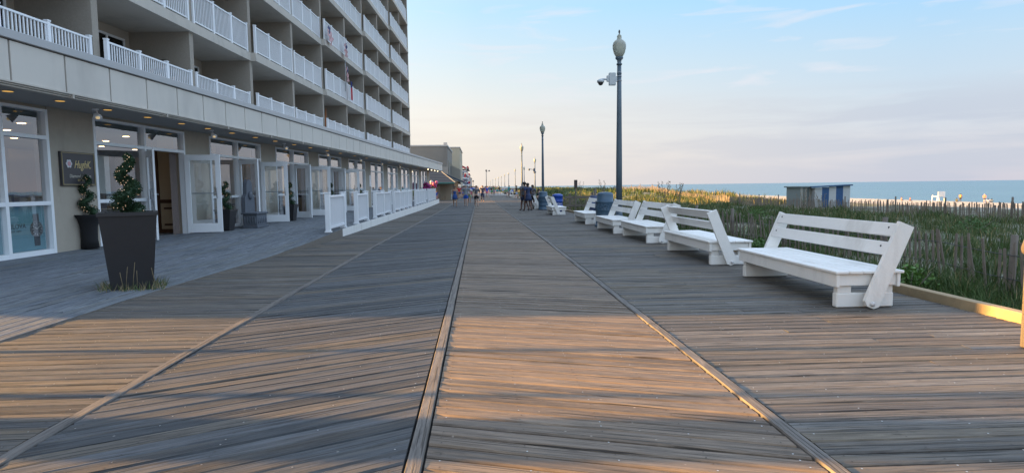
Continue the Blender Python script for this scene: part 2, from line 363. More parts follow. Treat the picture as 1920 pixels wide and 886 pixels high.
tag(b.build('sea', seam.m), kind='structure')
groundm = mat('town_ground_mat', (0.12, 0.115, 0.11), 0.95, 0.2, 1)
b = MB(); b.add([(-900, -400, -0.75), (5.34, -400, -0.75), (5.34, 60, -0.75), (5.34, 1200, -0.75), (-900, 1200, -0.75)], [(0, 1, 2, 3, 4)])
tag(b.build('ground', groundm), kind='structure')
# ------------------------------------------------------------------ SETTING: boardwalk
class PL:      # planks with per-plank colour value and grain UVs
    def __init__(s): s.v = []; s.f = []; s.r = []; s.uv = []; s.mi = []
    def plank(s, P, t, n, length, width, rnd, mi, seg=4, cup=0.0015, warp=0.0015, edge=0.006, depth=0.03, zf=None, P1=None):
        """P start centre, t direction vec2 scaled to length at each side handled by caller through functions"""
    def strip(s, corner, rnd, mi, seg, cup, warp, zf, off, tilt=0):
        """corner(a,b): a in 0..1 along, b in -1..1 across -> (x,y)"""
        prof = [(-1, -0.03), (-1, -0.009), (-0.88, cup), (0, 0), (0.88, cup), (1, -0.009), (1, -0.03)]
        o = len(s.v); n = len(prof); ph = random.random()*6.28; am = random.uniform(-1, 1)*warp
        x0, y0 = corner(0, 0); x1, y1 = corner(1, 0); Ln = math.hypot(x1-x0, y1-y0)
        xa, ya = corner(0, -1); xb, yb = corner(0, 1); Wd = math.hypot(xb-xa, yb-ya)
        for i in range(seg+1):
            a = i/seg
            for b_, z in prof:
                x, y = corner(a, b_)
                s.v.append((x, y, z+off+am*sin(ph+a*5)+tilt*b_+zf(x, y)))
        for i in range(seg):
            for k in range(n-1):
                s.f.append((o+i*n+k, o+(i+1)*n+k, o+(i+1)*n+k+1, o+i*n+k+1)); s.mi.append(mi); s.r.append(rnd)
                for (ii, kk) in ((i, k), (i+1, k), (i+1, k+1), (i, k+1)):
                    s.uv.append((ii/seg*Ln+rnd*97.3, prof[kk][0]*Wd/2+rnd*31.7+off*900))
        for e in (0, seg):
            s.f.append(tuple(o+e*n+k for k in (range(n) if e else reversed(range(n))))); s.mi.append(mi); s.r.append(rnd); s.uv += [(rnd*97, 0.1)]*n
    def build(s, name, mats):
        me = bpy.data.meshes.new(name); me.from_pydata(s.v, [], s.f)
        for m in mats: me.materials.append(m)
        me.polygons.foreach_set('material_index', s.mi)
        uvl = me.uv_layers.new(name='UVMap'); uvl.data.foreach_set('uv', np.array(s.uv, dtype=np.float32).ravel())
        at = me.attributes.new('rnd', 'FLOAT_COLOR', 'CORNER')
        cnt = np.array([len(f) for f in s.f]); vals = np.repeat(np.array(s.r, dtype=np.float32), cnt)
        arr = np.ones((len(vals), 4), dtype=np.float32); arr[:, 0] = vals; arr[:, 1] = vals; arr[:, 2] = vals
        at.data.foreach_set('color', arr.ravel())
        me.update(); o = bpy.data.objects.new(name, me); COL.objects.link(o); return o
zdk = lambda x, y: dz(y)
deck = PL(); PITCH = 0.142
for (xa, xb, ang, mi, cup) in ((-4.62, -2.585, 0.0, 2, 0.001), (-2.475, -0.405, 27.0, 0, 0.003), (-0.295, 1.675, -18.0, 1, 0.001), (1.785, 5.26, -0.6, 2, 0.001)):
    pitch = PITCH/cos(radians(ang)); y = -2.5; tn = math.tan(radians(ang)); xm = (xa+xb)/2; prev = 0.5
    while y < 112:
        rnd = random.random(); rnd = 0.25*prev+0.75*rnd if random.random() < 0.3 else rnd; prev = rnd
        hw = pitch/2-random.uniform(0.006, 0.0115); cuts = [xa, xb]
        if xb-xa > 3 and random.random() < 0.45: cuts = [xa, random.choice([2.9, 3.5, 4.1]), xb]
        for ca, cb in zip(cuts[:-1], cuts[1:]):
          def corner(a, b_, y=y, xa=ca, xb=cb-(0.006 if cb != xb else 0), hw=hw, tn=tn, xm=xm):
            x = xa+(xb-xa)*a; return (x, y+tn*(x-xm)+b_*hw)
          if ca != xa: rnd = random.random()
          deck.strip(corner, rnd, mi, 5 if y < 25 else 2, cup if y < 30 else 0, 0.0025, zdk, random.uniform(-0.0025, 0.0025), tilt=random.uniform(-0.003, 0.003))
        y += pitch
for xc in (-2.53, -0.35, 1.73):
    y = -2.5
    while y < 112:
        ln = random.choice([3.6, 4.2, 4.9]); r = random.random(); jx = random.uniform(-0.006, 0.006)
        def corner(a, b_, y=y, ln=ln, xc=xc+jx): return (xc+b_*0.041, y+a*(ln-0.008))
        deck.strip(corner, r, 3, 6, 0.0, 0.0025, zdk, 0.009)
        y += ln
sc_ = MB()
for (xa, xb, ang) in ((-4.62, -2.585, 0.0), (-2.475, -0.405, 27.0), (-0.295, 1.675, -18.0), (1.785, 5.26, -0.6)):
    pitch = PITCH/cos(radians(ang)); tn = math.tan(radians(ang)); xm = (xa+xb)/2; y = -2.5
    while y < 11:
        y += pitch
        if y < 1.5: continue
        xx = xa+0.07
        while xx < xb:
            for off in (-0.036, 0.036):
                if random.random() < 0.9:
                    px0, py0 = xx+random.uniform(-.008, .008), y+tn*(xx-xm)+off+random.uniform(-.006, .006); r0 = 0.0052
                    sc_.add([(px0+r0*cos(k*pi/3), py0+r0*sin(k*pi/3), 0.0045) for k in range(6)], [tuple(range(6))], 0 if random.random() < 0.7 else 1)
            xx += (xb-xa-0.14)/(4 if xb-xa < 3 else 7)
tag(sc_.build('deck_screws', [mat('rusty_screw', (0.04, 0.03, 0.025), 0.6), mat('bright_screw', (0.55, 0.55, 0.55), 0.3, metal=0.8)]), kind='structure')
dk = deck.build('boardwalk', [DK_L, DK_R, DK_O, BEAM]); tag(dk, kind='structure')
# sub deck under the gaps and the far end of the boardwalk
b = MB()
ysub = [-6, 0, 15, 20, 25, 30, 35, 40, 45, 60, 112]
b.add([p for y in ysub for p in ((-9.4, y, dz(y)-0.035), (5.3, y, dz(y)-0.035))], [(2*i, 2*i+1, 2*i+3, 2*i+2) for i in range(len(ysub)-1)])
tag(b.build('boardwalk_underside', mat('dark_gap', (0.02, 0.02, 0.02), 1.0)), kind='structure')
farw = mat('far_planks', (0.26, 0.24, 0.22), 0.8, 0.3, 3)
b = MB(); b.add([(-9, 112, -0.2), (11, 112, -0.2), (11, 700, -0.2), (-9, 700, -0.2)], [(0, 1, 2, 3)])
b.add([(5.26, 84, -0.215), (11, 90, -0.215), (11, 112, -0.205), (5.26, 112, -0.205)], [(0, 1, 2, 3)])
tag(b.build('far_boardwalk', farw), kind='structure')
b = MB(); b.add([(-9, 60, -0.26), (-4.4, 60, -0.26), (-4.4, 112, -0.22), (-9, 112, -0.22)], [(0, 1, 2, 3)])
tag(b.build('side_pavement', mat('tan_concrete', (0.36, 0.31, 0.25), 0.9, 0.12, 2)), kind='structure')
# raised platform / ramp in front of the shops
def edge(y): return -4.52+0.47*smooth(8, 17, y)
def zr(x, y):
    a = smooth(11, 19, y); return 0.2*(a+(1-a)*min(1, max(0, (edge(y)-x)/4.3)))+0.012
plat = PL()
nx = 34
for i in range(nx):
    y = 1.0+random.uniform(0, 2)
    y = -3.0-random.uniform(0, 2)
    while y < 63.5:
        ln = random.choice([3.0, 3.6, 4.2, 4.8]); y1 = min(y+ln, 63.5)
        def corner(a, b_, y=y, y1=y1, i=i):
            Y = y+(y1-y-0.005)*a; e = edge(Y); w = (e+9.16)/nx; return (-9.16+w*(i+0.5)+b_*(w/2-0.003), Y)
        plat.strip(corner, random.random(), 0, 6, 0.0008, 0.002, zr, random.uniform(-0.0015, 0.0015))
        y += ln
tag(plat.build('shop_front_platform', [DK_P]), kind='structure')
b = MB()
ys = [18.4+0.9*i for i in range(51)]
b.add([p for y in ys for p in ((edge(y)+0.004, y, dz(y)-0.02), (edge(y)+0.004, y, zr(edge(y), y)+0.0))], [(2*i, 2*i+2, 2*i+3, 2*i+1) for i in range(len(ys)-1)])
b.box(-9.1, edge(63.4), 63.5, 63.54, -0.25, 0.2)
tag(b.build('platform_skirt', WHITE), kind='structure')
b = MB(); ys = [-2+0.85*i for i in range(25)]
b.add([p for y in ys for p in ((edge(y)+0.006, y, dz(y)-0.03), (edge(y)+0.006, y, zr(edge(y), y)+0.001))], [(2*i, 2*i+2, 2*i+3, 2*i+1) for i in range(len(ys)-1)])
tag(b.build('platform_edge_board', WEATH), kind='structure')
# timber kerb along the beach side
kb = MB(); y = -3
while y < 83:
    ln = 4.2; kb.bbox(5.30, 5.42, y, y+ln-0.01, dz(y+2)-0.05, dz(y+2)+0.105+random.uniform(-0.006, 0.006), 0.006); y += ln
tag(kb.build('timber_kerb', CURBW), kind='structure')
kb = MB(); kb.box(5.28, 5.33, -4, 84, -0.7, -0.16)
tag(kb.build('boardwalk_side_board', WEATH), kind='structure')

# ------------------------------------------------------------------ HOTEL (podium with shops, tower with balconies)
BA = radians(3.6223); HX, HS = -9.15, 35.0
def Bw(s, D, z=0.0): return Vector((-D*cos(BA)+s*sin(BA), s*cos(BA)+D*sin(BA), z))
hotel = empty('hotel', Bw(HS, 9.15, 0), -BA, 'beige hotel with white railed balconies stacked above a row of glass shop fronts', 'hotel')
HL = (9.15, -HS, 0)
def hp(mb, name, mats, par=None): return mb.build(name, mats, par or hotel, None if par else HL)
S0, S1 = 7.05, 64.2
WD = 9.15
wins = [(9.78, 12.02)] + [(13.3+5.02*k, 16.95+5.02*k) for k in range(10)]
wall = MB()
prev = S0
for (a, c2) in wins:
    if a > prev: wall.box(-WD-0.3, -WD, prev, a, 0.0, 3.06)
    prev = c2
wall.box(-WD-0.3, -WD, prev, S1, 0.0, 3.06)
for (a, c2) in wins: wall.box(-WD-0.28, -WD-0.02, a, c2, 3.0, 3.06); wall.box(-WD-0.28, -WD-0.02, a, c2, 0.0, 0.16)
# scored joints
hp(wall, 'wall', STUCCO)
b = MB(); b.box(-WD-0.3, -WD-14, S1-0.3, S1, 0, 3.9); b.box(-WD-0.3, -WD-14, S0, S0+0.3, 0, 3.9); b.box(-WD-14.3, -WD-14, S0, S1, 0, 3.9)
hp(b, 'wall', STUCCO)
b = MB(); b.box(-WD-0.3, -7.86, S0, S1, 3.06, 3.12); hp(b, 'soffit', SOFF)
b = MB(); b.box(-WD-14, -7.9, S0, S1, 3.6, 3.86); hp(b, 'roof', CAP)
# fascia: panels with real joints
b = MB(); s = 9.6-1.17*2
while s < S1-0.2:
    e = min(s+1.135, S1); b.bbox(-7.9, -7.80, s, e, 3.12, 3.74, 0.006); s += 1.17
hp(b, 'fascia_panels', FASC)
b = MB(); b.box(-7.9, -7.83, S0, S1, 3.10, 3.76); hp(b, 'fascia_backing', GAP)
b = MB(); b.bbox(-8.05, -7.76, S0, S1+0.02, 3.76, 3.9, 0.008); hp(b, 'fascia_cap', CAP)
b = MB()
for j in range(3): b.box(-7.86-0.03*j, -7.77-0.03*j, S0, S1, 3.095-0.028*j, 3.118-0.028*j)
s = S0+0.9
while s < S1: b.box(-7.95, -7.765, s, s+0.03, 3.035, 3.119); s += 2.9
hp(b, 'drip_trim', SLAB)
# interior
b = MB(); b.box(-WD-9, -WD-0.3, S0, S1-0.3, 0.15, 0.2); hp(b, 'shop_floor', CARPET)
b = MB(); b.box(-WD-9, -WD-0.3, S0, S1-0.3, 3.0, 3.05); hp(b, 'shop_ceiling', CEILI)
b = MB(); b.box(-WD-9.2, -WD-9, S0, S1-0.3, 0.15, 3.0)
for k in range(12):
    s = S0+1.5+k*4.8; b.box(-WD-6.2, -WD-5.9, s, s+1.6, 0.2, 2.7)
hp(b, 'shop_back_wall', INWALL)
for k in range(10):
    s = 17.28+5.02*k
    if s > S1-1: break
    if k == 0:
        b = MB(); b.box(-WD-0.95, -WD-0.31, s, s+0.12, 1.15, 3.0, 1); b.box(-WD-0.95, -WD-0.31, s, s+0.12, 0.2, 1.05, 1); b.box(-WD-0.95, -WD-0.31, s-0.02, s+0.14, 1.05, 1.15, 0); b.box(-WD-0.95, -WD-0.31, s-0.015, s+0.13, 0.2, 0.32, 0); b.box(-WD-1.08, -WD-0.95, s-0.03, s+0.15, 0.2, 3.0, 0)
        for z in (0.42, 0.88): b.box(-WD-0.85, -WD-0.45, s-0.02, s, z, z+0.05, 0)
        hp(b, 'partition_panelling', [BROWNW, CREAMW]); continue
    b = MB(); b.box(-WD-4.2, -WD-0.31, s, s+0.12, 1.15, 3.0, 1); b.box(-WD-4.2, -WD-0.31, s, s+0.12, 0.2, 1.05, 1)
    b.box(-WD-4.2, -WD-0.31, s-0.02, s+0.14, 1.05, 1.15, 0); b.box(-WD-4.2, -WD-0.31, s-0.015, s+0.13, 0.2, 0.32, 0)
    b.box(-WD-0.45, -WD-0.31, s-0.03, s+0.15, 0.2, 3.0, 0); b.box(-WD-1.75, -WD-1.6, s-0.03, s+0.15, 0.2, 3.0, 0)
    for (p, q) in ((-1.5, -0.6), (-3.0, -2.0)):
        for z in (0.45, 0.85): b.box(-WD+p, -WD+q, s-0.02, s, z, z+0.05, 0)
        for x in (p, q-0.05): b.box(-WD+x, -WD+x+0.05, s-0.02, s, 0.45, 0.9, 0)
    hp(b, 'partition_panelling', [BROWNW, CREAMW])
cl0 = None
for k in range(20):
    s = S0+1.1+k*1.9+(k > 12)*(k-12)*1.4
    for j, x in enumerate((0.9, 2.3, 3.9, 5.6)):
        if cl0 is None: b = MB(); b.lathe([(0.085, 0), (0.085, 0.008)], 10); cl0 = b.build('ceiling_downlight', emis('ceiling_glow', (1.0, 0.70, 0.38), 9), hotel); c3 = cl0
        else: c3 = cl0.copy(); COL.objects.link(c3)
        c3.location = (-x, s+0.4*(j % 2)-HS, 2.985)
# display shelves / counters in shops
random.seed(11)
for k in range(10):
    b = MB(); s = 13.6+5.02*k
    b.box(-WD-1.3, -WD-0.7, s, s+1.2, 0.2, 0.95, 0); b.box(-WD-1.3, -WD-0.7, s, s+1.2, 0.97, 0.99, 1); b.box(-WD-3.6, -WD-3.1, s, s+2.6, 0.2, 1.1, 0)
    for j in range(6): b.box(-WD-3.5, -WD-3.2, s+0.1+j*0.42, s+0.3+j*0.42, 1.1, 1.1+random.uniform(0.1, 0.45), 1)
    hp(b, 'display_counter', [BROWNW, CREAMW])
for k in range(10):
    b = MB(); s = 13.7+5.02*k; b.box(-WD-0.75, -WD-0.72, s+0.55, s+1.15, 1.35, 2.25)
    hp(b, 'display_board', mat('display_white', (0.7, 0.7, 0.66), 0.7))
# soffit lights
b = MB(); b2 = MB()
for k, s in enumerate([8.9, 10.1, 11.25, 12.55, 13.9, 15.3, 16.6, 18, 19.6, 21.2, 23, 24.8, 27, 29, 31.5, 34, 37, 40, 44, 48, 52, 56, 60]):
    b = MB(); b.lathe([(0.10, 0), (0.10, -0.012), (0.085, -0.014)], 14, (0, 0, 0)); b2 = MB(); b2.lathe([(0.075, -0.006), (0.075, -0.018)], 14, (0, 0, 0))
    dl = b.build('soffit_downlight', SOFF, hotel, (9.15-8.3, s-HS, 3.06)); b2.build('lamp_disc', emis('amber_glow', (1.0, 0.55, 0.12), 0.6), dl)
# floodlight heads on the soffit
def flood():
    b = MB(); b.bar((0, 0, 0), (0.03, 0.0, -0.10), 0.03, 0.03); b.tube([(0.01, -0.03, -0.08), (0.05, -0.06, -0.13), (0.12, -0.12, -0.20)], [0.035, 0.05, 0.085], 12)
    b.lathe([(0.06, 0), (0.06, -0.03)], 12)
    return b
fl0 = None
for s in (12.4, 13.0+4.1, 22.4, 27.3, 33, 38.2, 44):
    if fl0 is None:
        fl0 = flood().build('floodlight', WHITE_V, hotel, (9.15-8.45, s-HS, 3.06)); q = MB(); q.ell((0.124, -0.124, -0.2), (0.04, 0.04, 0.03)); q.build('lamp_lens', emis('lens_glow', (1.0, 0.75, 0.4), 0.4), fl0)
    else:
        c3 = copy_tree(fl0, hotel); c3.location = (9.15-8.45, s-HS, 3.06)
# storefront windows
def storefront(a, c2, doors, kind):
    m = (a+c2)/2-0.02; zb, zt = 0.2, 3.0; ztr = 2.42
    fr = MB(); x0, x1 = -WD-0.14, -WD+0.012; fw = 0.07
    def H(p, q, z, h=0.07): fr.box(x0, x1, p, q, z, z+h)
    def V(p, z0=zb, z1=zt, w=fw): fr.box(x0-0.002, x1+0.003, p, p+w, z0, z1)
    V(a); V(c2-fw); V(m); H(a+fw, m, ztr); H(m+fw, c2-fw, ztr); H(a+fw, c2-fw, zt-0.05, 0.05)
    H(a+fw, m, zb, 0.09); H(a+fw, m, 1.15, 0.075)
    gl = MB(); xg = -WD-0.07
    panes = [(a+fw, m, zb+0.09, 1.15), (a+fw, m, 1.225, ztr), (a+fw, m, ztr+0.07, zt-0.05), (m+fw, c2-fw, ztr+0.07, zt-0.05)]
    if not doors:
        H(m+fw, c2-fw, zb, 0.09); H(m+fw, c2-fw, 1.15, 0.075); panes += [(m+fw, c2-fw, zb+0.09, 1.15), (m+fw, c2-fw, 1.225, ztr)]
    for (p, q, z0, z1) in panes: gl.add([(xg, p, z0), (xg, q, z0), (xg, q, z1), (xg, p, z1)], [(0, 1, 2, 3)])
    f = hp(fr, 'window_frame', DOORW); g = gl.build('pane', GLASS, f)
    # dark inner blind roll at the head
    bl = MB(); bl.box(xg-0.1, xg-0.06, a+fw, c2-fw, zt-0.2, zt-0.05); bl.build('blind_roll', mat('green_grey_blind', (0.06, 0.085, 0.08), 0.7), f)
    return m
def door_leaf(name, hinge_s, ang, flip):
    """leaf built along +y from the hinge; ang = world-local rotation"""
    w, h, t = 0.91, 2.14, 0.045
    e = empty(name); e.parent = hotel; e.location = (9.15-WD+0.01, hinge_s-HS, 0.235); e.rotation_euler = (0, 0, ang)
    b = MB(); sw = 0.13
    b.bbox(-t/2, t/2, 0, sw, 0, h, 0.004); b.bbox(-t/2, t/2, w-sw, w, 0, h, 0.004); b.bbox(-t/2+.001, t/2-.001, sw, w-sw, 0, 0.25, 0.004); b.bbox(-t/2+.001, t/2-.001, sw, w-sw, h-0.15, h, 0.004)
    b.build('door_frame', DOORW, e)
    g = MB(); g.add([(0, sw, .25), (0, w-sw, .25), (0, w-sw, h-.15), (0, sw, h-.15)], [(0, 1, 2, 3)]); g.build('pane', GLASS, e)
    hd = MB(); hd.tube([(-0.06, 0.04, 1.08), (-0.06, w-0.04, 1.08)], 0.013); hd.tube([(0.05, w-0.1, 0.95), (0.09, w-0.1, 0.97), (0.09, w-0.1, 1.2), (0.05, w-0.1, 1.22)], 0.012)
    hd.build('push_bar', GREYM, e)
    cl = MB(); cl.bbox(-t/2-0.07, -t/2, 0.06, 0.36, h-0.11, h-0.03, 0.005); cl.build('door_closer', DARKM if flip else GREYM, e)
    return e
for k, (a, c2) in enumerate(wins):
    doors = 1 <= k <= 4
    m = storefront(a, c2, doors, k)
    if doors:
        # right-hand leaf: swung square out to the walk; left-hand leaf folded further back
        door_leaf('door', c2-0.07, -pi/2-radians(-12), True)
        if k == 1: door_leaf('door', m+0.05, -pi/2-radians(50), False)
        else: door_leaf('door', m+0.05, -pi/2-radians(27), False)
        cu = MB()
        for side, sgn in ((c2-0.12, -1),):
            pts = []; n = 12
            for i in range(n+1):
                pts.append((-WD-0.2+0.035*(i % 2), side+sgn*0.02-0.024*i))
            vs = [(x, y, z) for z in (0.22, 2.4) for x, y in pts]
            cu.add(vs, [(i, i+1, n+2+i, n+1+i) for i in range(n)])
        hp(cu, 'door_curtain', CURT)
# sign plaque, watch poster, notice
e = empty('plaque'); e.parent = hotel; e.location = (0.0, 12.73-HS, 1.87)
b = MB(); b.bbox(0.0, 0.05, -0.49, 0.49, -0.345, 0.345, 0.004); b.build('board', mat('charcoal_sign', (0.045, 0.043, 0.05), 0.4), e)
b = MB(); 
for z in (-0.33, 0.315): b.box(0.05, 0.062, -0.475, 0.475, z, z+0.018)
for y in (-0.475, 0.457): b.box(0.0502, 0.0618, y, y+0.018, -0.33, 0.33)
b.build('gold_border', mat('dull_gold_trim', (0.30, 0.24, 0.13), 0.5), e)
RT = (pi/2, 0, pi/2)
text_obj('HughK.', 0.23, GOLD, e, (0.053, 0.11, 0.085), RT, shear=0.45, sx=0.72)
text_obj('Diamond Jewelers', 0.1, mat('silver_letter', (0.5, 0.48, 0.42), 0.5), e, (0.053, 0.03, -0.15), RT, shear=0.2, sx=0.85)
text_obj('EST 76', 0.06, GOLD, e, (0.053, 0.03, -0.235), RT)
fb = MB()
for i in range(6):
    a = i*pi/3; fb.ell((0.056, -0.28+0.055*cos(a), 0.1+0.055*sin(a)), (0.006, 0.035, 0.035), 0)
fb.ell((0.06, -0.28, 0.1), (0.006, 0.05, 0.05), 1)
fb.build('flower_emblem', [mat('petal_white', (0.62, 0.62, 0.66), 0.6), mat('petal_pink', (0.6, 0.33, 0.36), 0.6)], e)
po = empty('window_poster'); po.parent = hotel; po.location = (9.15-WD-0.1, 0, 0)
TEAL = mat('teal_poster', (0.16, 0.36, 0.42), 0.5, 0.12, 1.5)
b = MB(); b.box(-0.012, 0, 10.4-HS, 11.9-HS, 0.3, 1.14); b.build('sheet', TEAL, po)
INK = mat('poster_ink', (0.012, 0.03, 0.045), 0.5)
yc = 11.68-HS
b = MB()

b.box(0.001, 0.006, yc-0.07, yc+0.07, 0.38, 0.6, 0); b.box(0.001, 0.006, yc-0.07, yc+0.07, 0.8, 0.99, 0)
def disc(mb, y, z, r, x0, x1, mi, n=24):
    vs = [(x, y+r*cos(2*pi*i/n), z+r*sin(2*pi*i/n)) for x in (x0, x1) for i in range(n)]
    mb.add(vs, [tuple(range(n, 2*n)), tuple(reversed(range(n)))]+[(i, (i+1) % n, n+(i+1) % n, n+i) for i in range(n)], mi)
disc(b, yc, 0.70, 0.155, 0.001, 0.009, 1); disc(b, yc, 0.70, 0.135, 0.009, 0.012, 0)
for i in range(12):
    a = i*pi/6; M_ = Matrix.Translation((0.013, yc, 0.70)) @ Matrix.Rotation(a, 4, 'X'); b.box(0, 0.002, -0.006, 0.006, 0.09, 0.12, 2, M_)
for a, l in ((-0.9, 0.095), (1.0, 0.07)):
    M_ = Matrix.Translation((0.015, yc, 0.70)) @ Matrix.Rotation(a, 4, 'X'); b.box(0, 0.002, -0.009, 0.009, 0, l, 2, M_)
b.build('watch_picture', [mat('watch_black', (0.02, 0.022, 0.026), 0.5), mat('watch_steel', (0.12, 0.12, 0.12), 0.5), mat('watch_hand', (0.5, 0.5, 0.45), 0.5)], po)
text_obj('BULOVA', 0.125, INK, po, (0.002, 11.2-HS, 0.77), RT, extrude=0.001, sx=0.95)
text_obj('EST 1875', 0.05, INK, po, (0.002, 11.2-HS, 0.68), RT, extrude=0.001, sx=1.2)

b = MB(); b.box(0.001, 0.02, 38.0-HS, 38.35-HS, 1.5, 2.2); hh = b.build('notice_board', WHITE_V, hotel, (0, 0, 0))
# far end lights row beneath the fascia
b = MB()
for i in range(4): b.ell((-7.95, 55+2.2*i, 3.0), (0.05, 0.05, 0.04))
hp(b, 'festoon_bulbs', LITW)

# tower
TD = 10.8; BAY = 4.68; bs_ = [S0, 6.74+BAY]+[16.1+BAY*i for i in range(11)]   # boundaries
def front(s):   # sawtooth: every two bays the front steps out and slants back
    if s < 16.1: k = (s-6.74)/(2*BAY)
    else: k = ((s-16.1)/(2*BAY)) % 1.0
    if s >= bs_[-1]-1e-3: k = 1.0
    return TD-0.2+0.2*max(0, min(1, k))
NL = 9; FZ = [4.22+2.735*i for i in range(NL+1)]
TBACK = TD+2.0
b = MB(); b.box(-TBACK-9, -TBACK, S0, bs_[-1], 3.86, FZ[-1]+0.4); hp(b, 'tower_wall', STUCCO_L)
secs = [(S0, 16.1)]+[(16.1+2*BAY*i, 16.1+2*BAY*(i+1)) for i in range(5)]
def fr_sec(a, c2, s): 
    t = (s-(6.74 if a == S0 else a))/(2*BAY); return TD-0.2+0.2*t
for lv in range(NL+1):
    b = MB()
    for (a, c2) in secs:
        z1 = FZ[lv]; z0 = z1-0.33
        for (p0, p1, za, zb_) in ((0, 0, z0+0.0, z0+0.17), (0.02, 0.02, z0+0.17, z1)):
            fa, fc = fr_sec(a, c2, a)-p0*0+p0, fr_sec(a, c2, c2)+p1
            vs = [(-fa, a, za), (-fc, c2-0.002, za), (-TBACK, c2-0.002, za), (-TBACK, a, za), (-fa, a, zb_), (-fc, c2-0.002, zb_), (-TBACK, c2-0.002, zb_), (-TBACK, a, zb_)]
            b.add(vs, [(0, 3, 2, 1), (4, 5, 6, 7), (0, 1, 5, 4), (1, 2, 6, 5), (2, 3, 7, 6), (3, 0, 4, 7)])
    hp(b, 'balcony_slab', SLAB)
for i, s in enumerate(bs_):
    f = (TD-0.02) if (i % 2 == 0 and i > 0) or i == len(bs_)-1 else front(s)+0.05
    b = MB()
    for lv in range(NL):
        a = s-0.12 if i else s; 
        if i == len(bs_)-1: a = s-0.25
        b.box(-TBACK, -f-0.05, a, a+0.24, FZ[lv], FZ[lv+1]-0.33)
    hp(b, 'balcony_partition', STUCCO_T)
def railing_mesh(L):
    b = MB(); H_ = 1.12
    for i in range(4):
        y = 0.045+(L-0.09)*i/3; b.box(-0.045, 0.045, y-0.045, y+0.045, 0, H_); b.box(-0.055, 0.055, y-0.055, y+0.055, H_, H_+0.03)
    b.box(-0.03, 0.03, 0.04, L-0.04, H_-0.075, H_-0.03); b.box(-0.025, 0.025, 0.04, L-0.04, 0.07, 0.11)
    n = int((L-0.1)/0.105)
    for i in range(1, n): y = 0.045+(L-0.09)*i/n; b.box(-0.012, 0.012, y-0.015, y+0.015, 0.1, H_-0.06)
    return b
rail0 = {}
for i in range(len(bs_)-1):
    a, c2 = bs_[i]+0.14, bs_[i+1]-0.14
    Ln = round(c2-a, 2)
    fa, fc = front(a), front(c2-0.3)
    sl_ = 0.2/(2*BAY)
    for lv in range(8):
        if Ln not in rail0: o = railing_mesh(Ln).build('balcony_railing', WHITE_V, hotel); rail0[Ln] = o
        else: o = rail0[Ln].copy(); COL.objects.link(o)
        o.location = (9.15-fa-0.09, a-HS, FZ[lv]+0.002); o.rotation_euler = (0, 0, math.atan(sl_))
sd0 = None
for i in range(len(bs_)-1):
    a, c2 = bs_[i], bs_[i+1]; w = 1.75; c_ = a+0.72*(c2-a)
    for lv in range(8):
        if sd0 is None:
            b = MB(); 
            for y in (-w/2, -0.035, w/2-0.07): b.box(0, 0.06, y, y+0.07, 0, 2.1)
            b.box(0, 0.058, -w/2+.07, w/2-.07, 2.03, 2.1); b.box(0, 0.058, -w/2+.07, w/2-.07, 0, 0.07)
            sd0 = b.build('sliding_door', WHITE_V, hotel); g = MB(); g.box(0.01, 0.02, -w/2+0.05, w/2-0.05, 0.05, 2.05, 1); g.box(0.022, 0.03, -w/2+0.05, w/2-0.05, 0.05, 2.05, 0)
            g.build('pane', [GLASS_D, mat('dark_curtain_room', (0.05, 0.07, 0.065), 0.8, 0.5, 3)], sd0); o = sd0
        elif lv < 4 or i > 3:
            o = copy_tree(sd0, hotel)
        else: continue
        o.location = (9.15-TBACK+0.002, c_-HS, FZ[lv]+0.005)
# off frame: unseen block, kiosk and posts, added to cast the evening shadows
def hq(s, D): return Bw(s, D)
# ------------------------------------------------------------------ white rail sections on the platform
def walk_rail(y0, bays, label, L=1.95, rot=0.0):
    r = empty('white_railing', (-4.13, y0, 0.205), rot, label, 'railing', 'white railing sections on the shop platform')
    Hh = 1.06
    for i in range(bays+1):
        b = MB(); y = i*L; b.bbox(-0.065, 0.065, y-0.065, y+0.065, 0, Hh, 0.006); b.bbox(-0.08, 0.08, y-0.08, y+0.08, Hh, Hh+0.035, 0.01); b.box(-0.085, 0.085, y-0.085, y+0.085, 0, 0.04)
        b.build('post', WHITE_V, r)
    for i in range(bays):
        b = MB(); ya, yb = i*L+0.065, (i+1)*L-0.065
        b.bbox(-0.035, 0.035, ya, yb, Hh-0.11, Hh-0.05, 0.006); b.box(-0.03, 0.03, ya, yb, 0.09, 0.15)
        n = 16
        for k in range(1, n): y = ya+(yb-ya)*k/n; b.box(-0.015, 0.015, y-0.017, y+0.017, 0.14, Hh-0.1)
        b.build('rail_panel', WHITE_V, r)
    return r
walk_rail(17.05, 1, 'nearest white railing section standing alone before the open glass doors')
walk_rail(20.95, 1, 'second white railing section, one panel long, behind the nearest one')
walk_rail(24.7, 2, 'white railing section two panels long with moire-fine balusters', 2.1)
walk_rail(30.2, 4, 'longest run of white railing, four panels, in the middle of the platform', 1.9)
walk_rail(40.4, 4, 'white railing run just before the narrow gap near the platform end', 1.95)
walk_rail(50.6, 4, 'last white railing run at the far corner of the platform', 2.1)
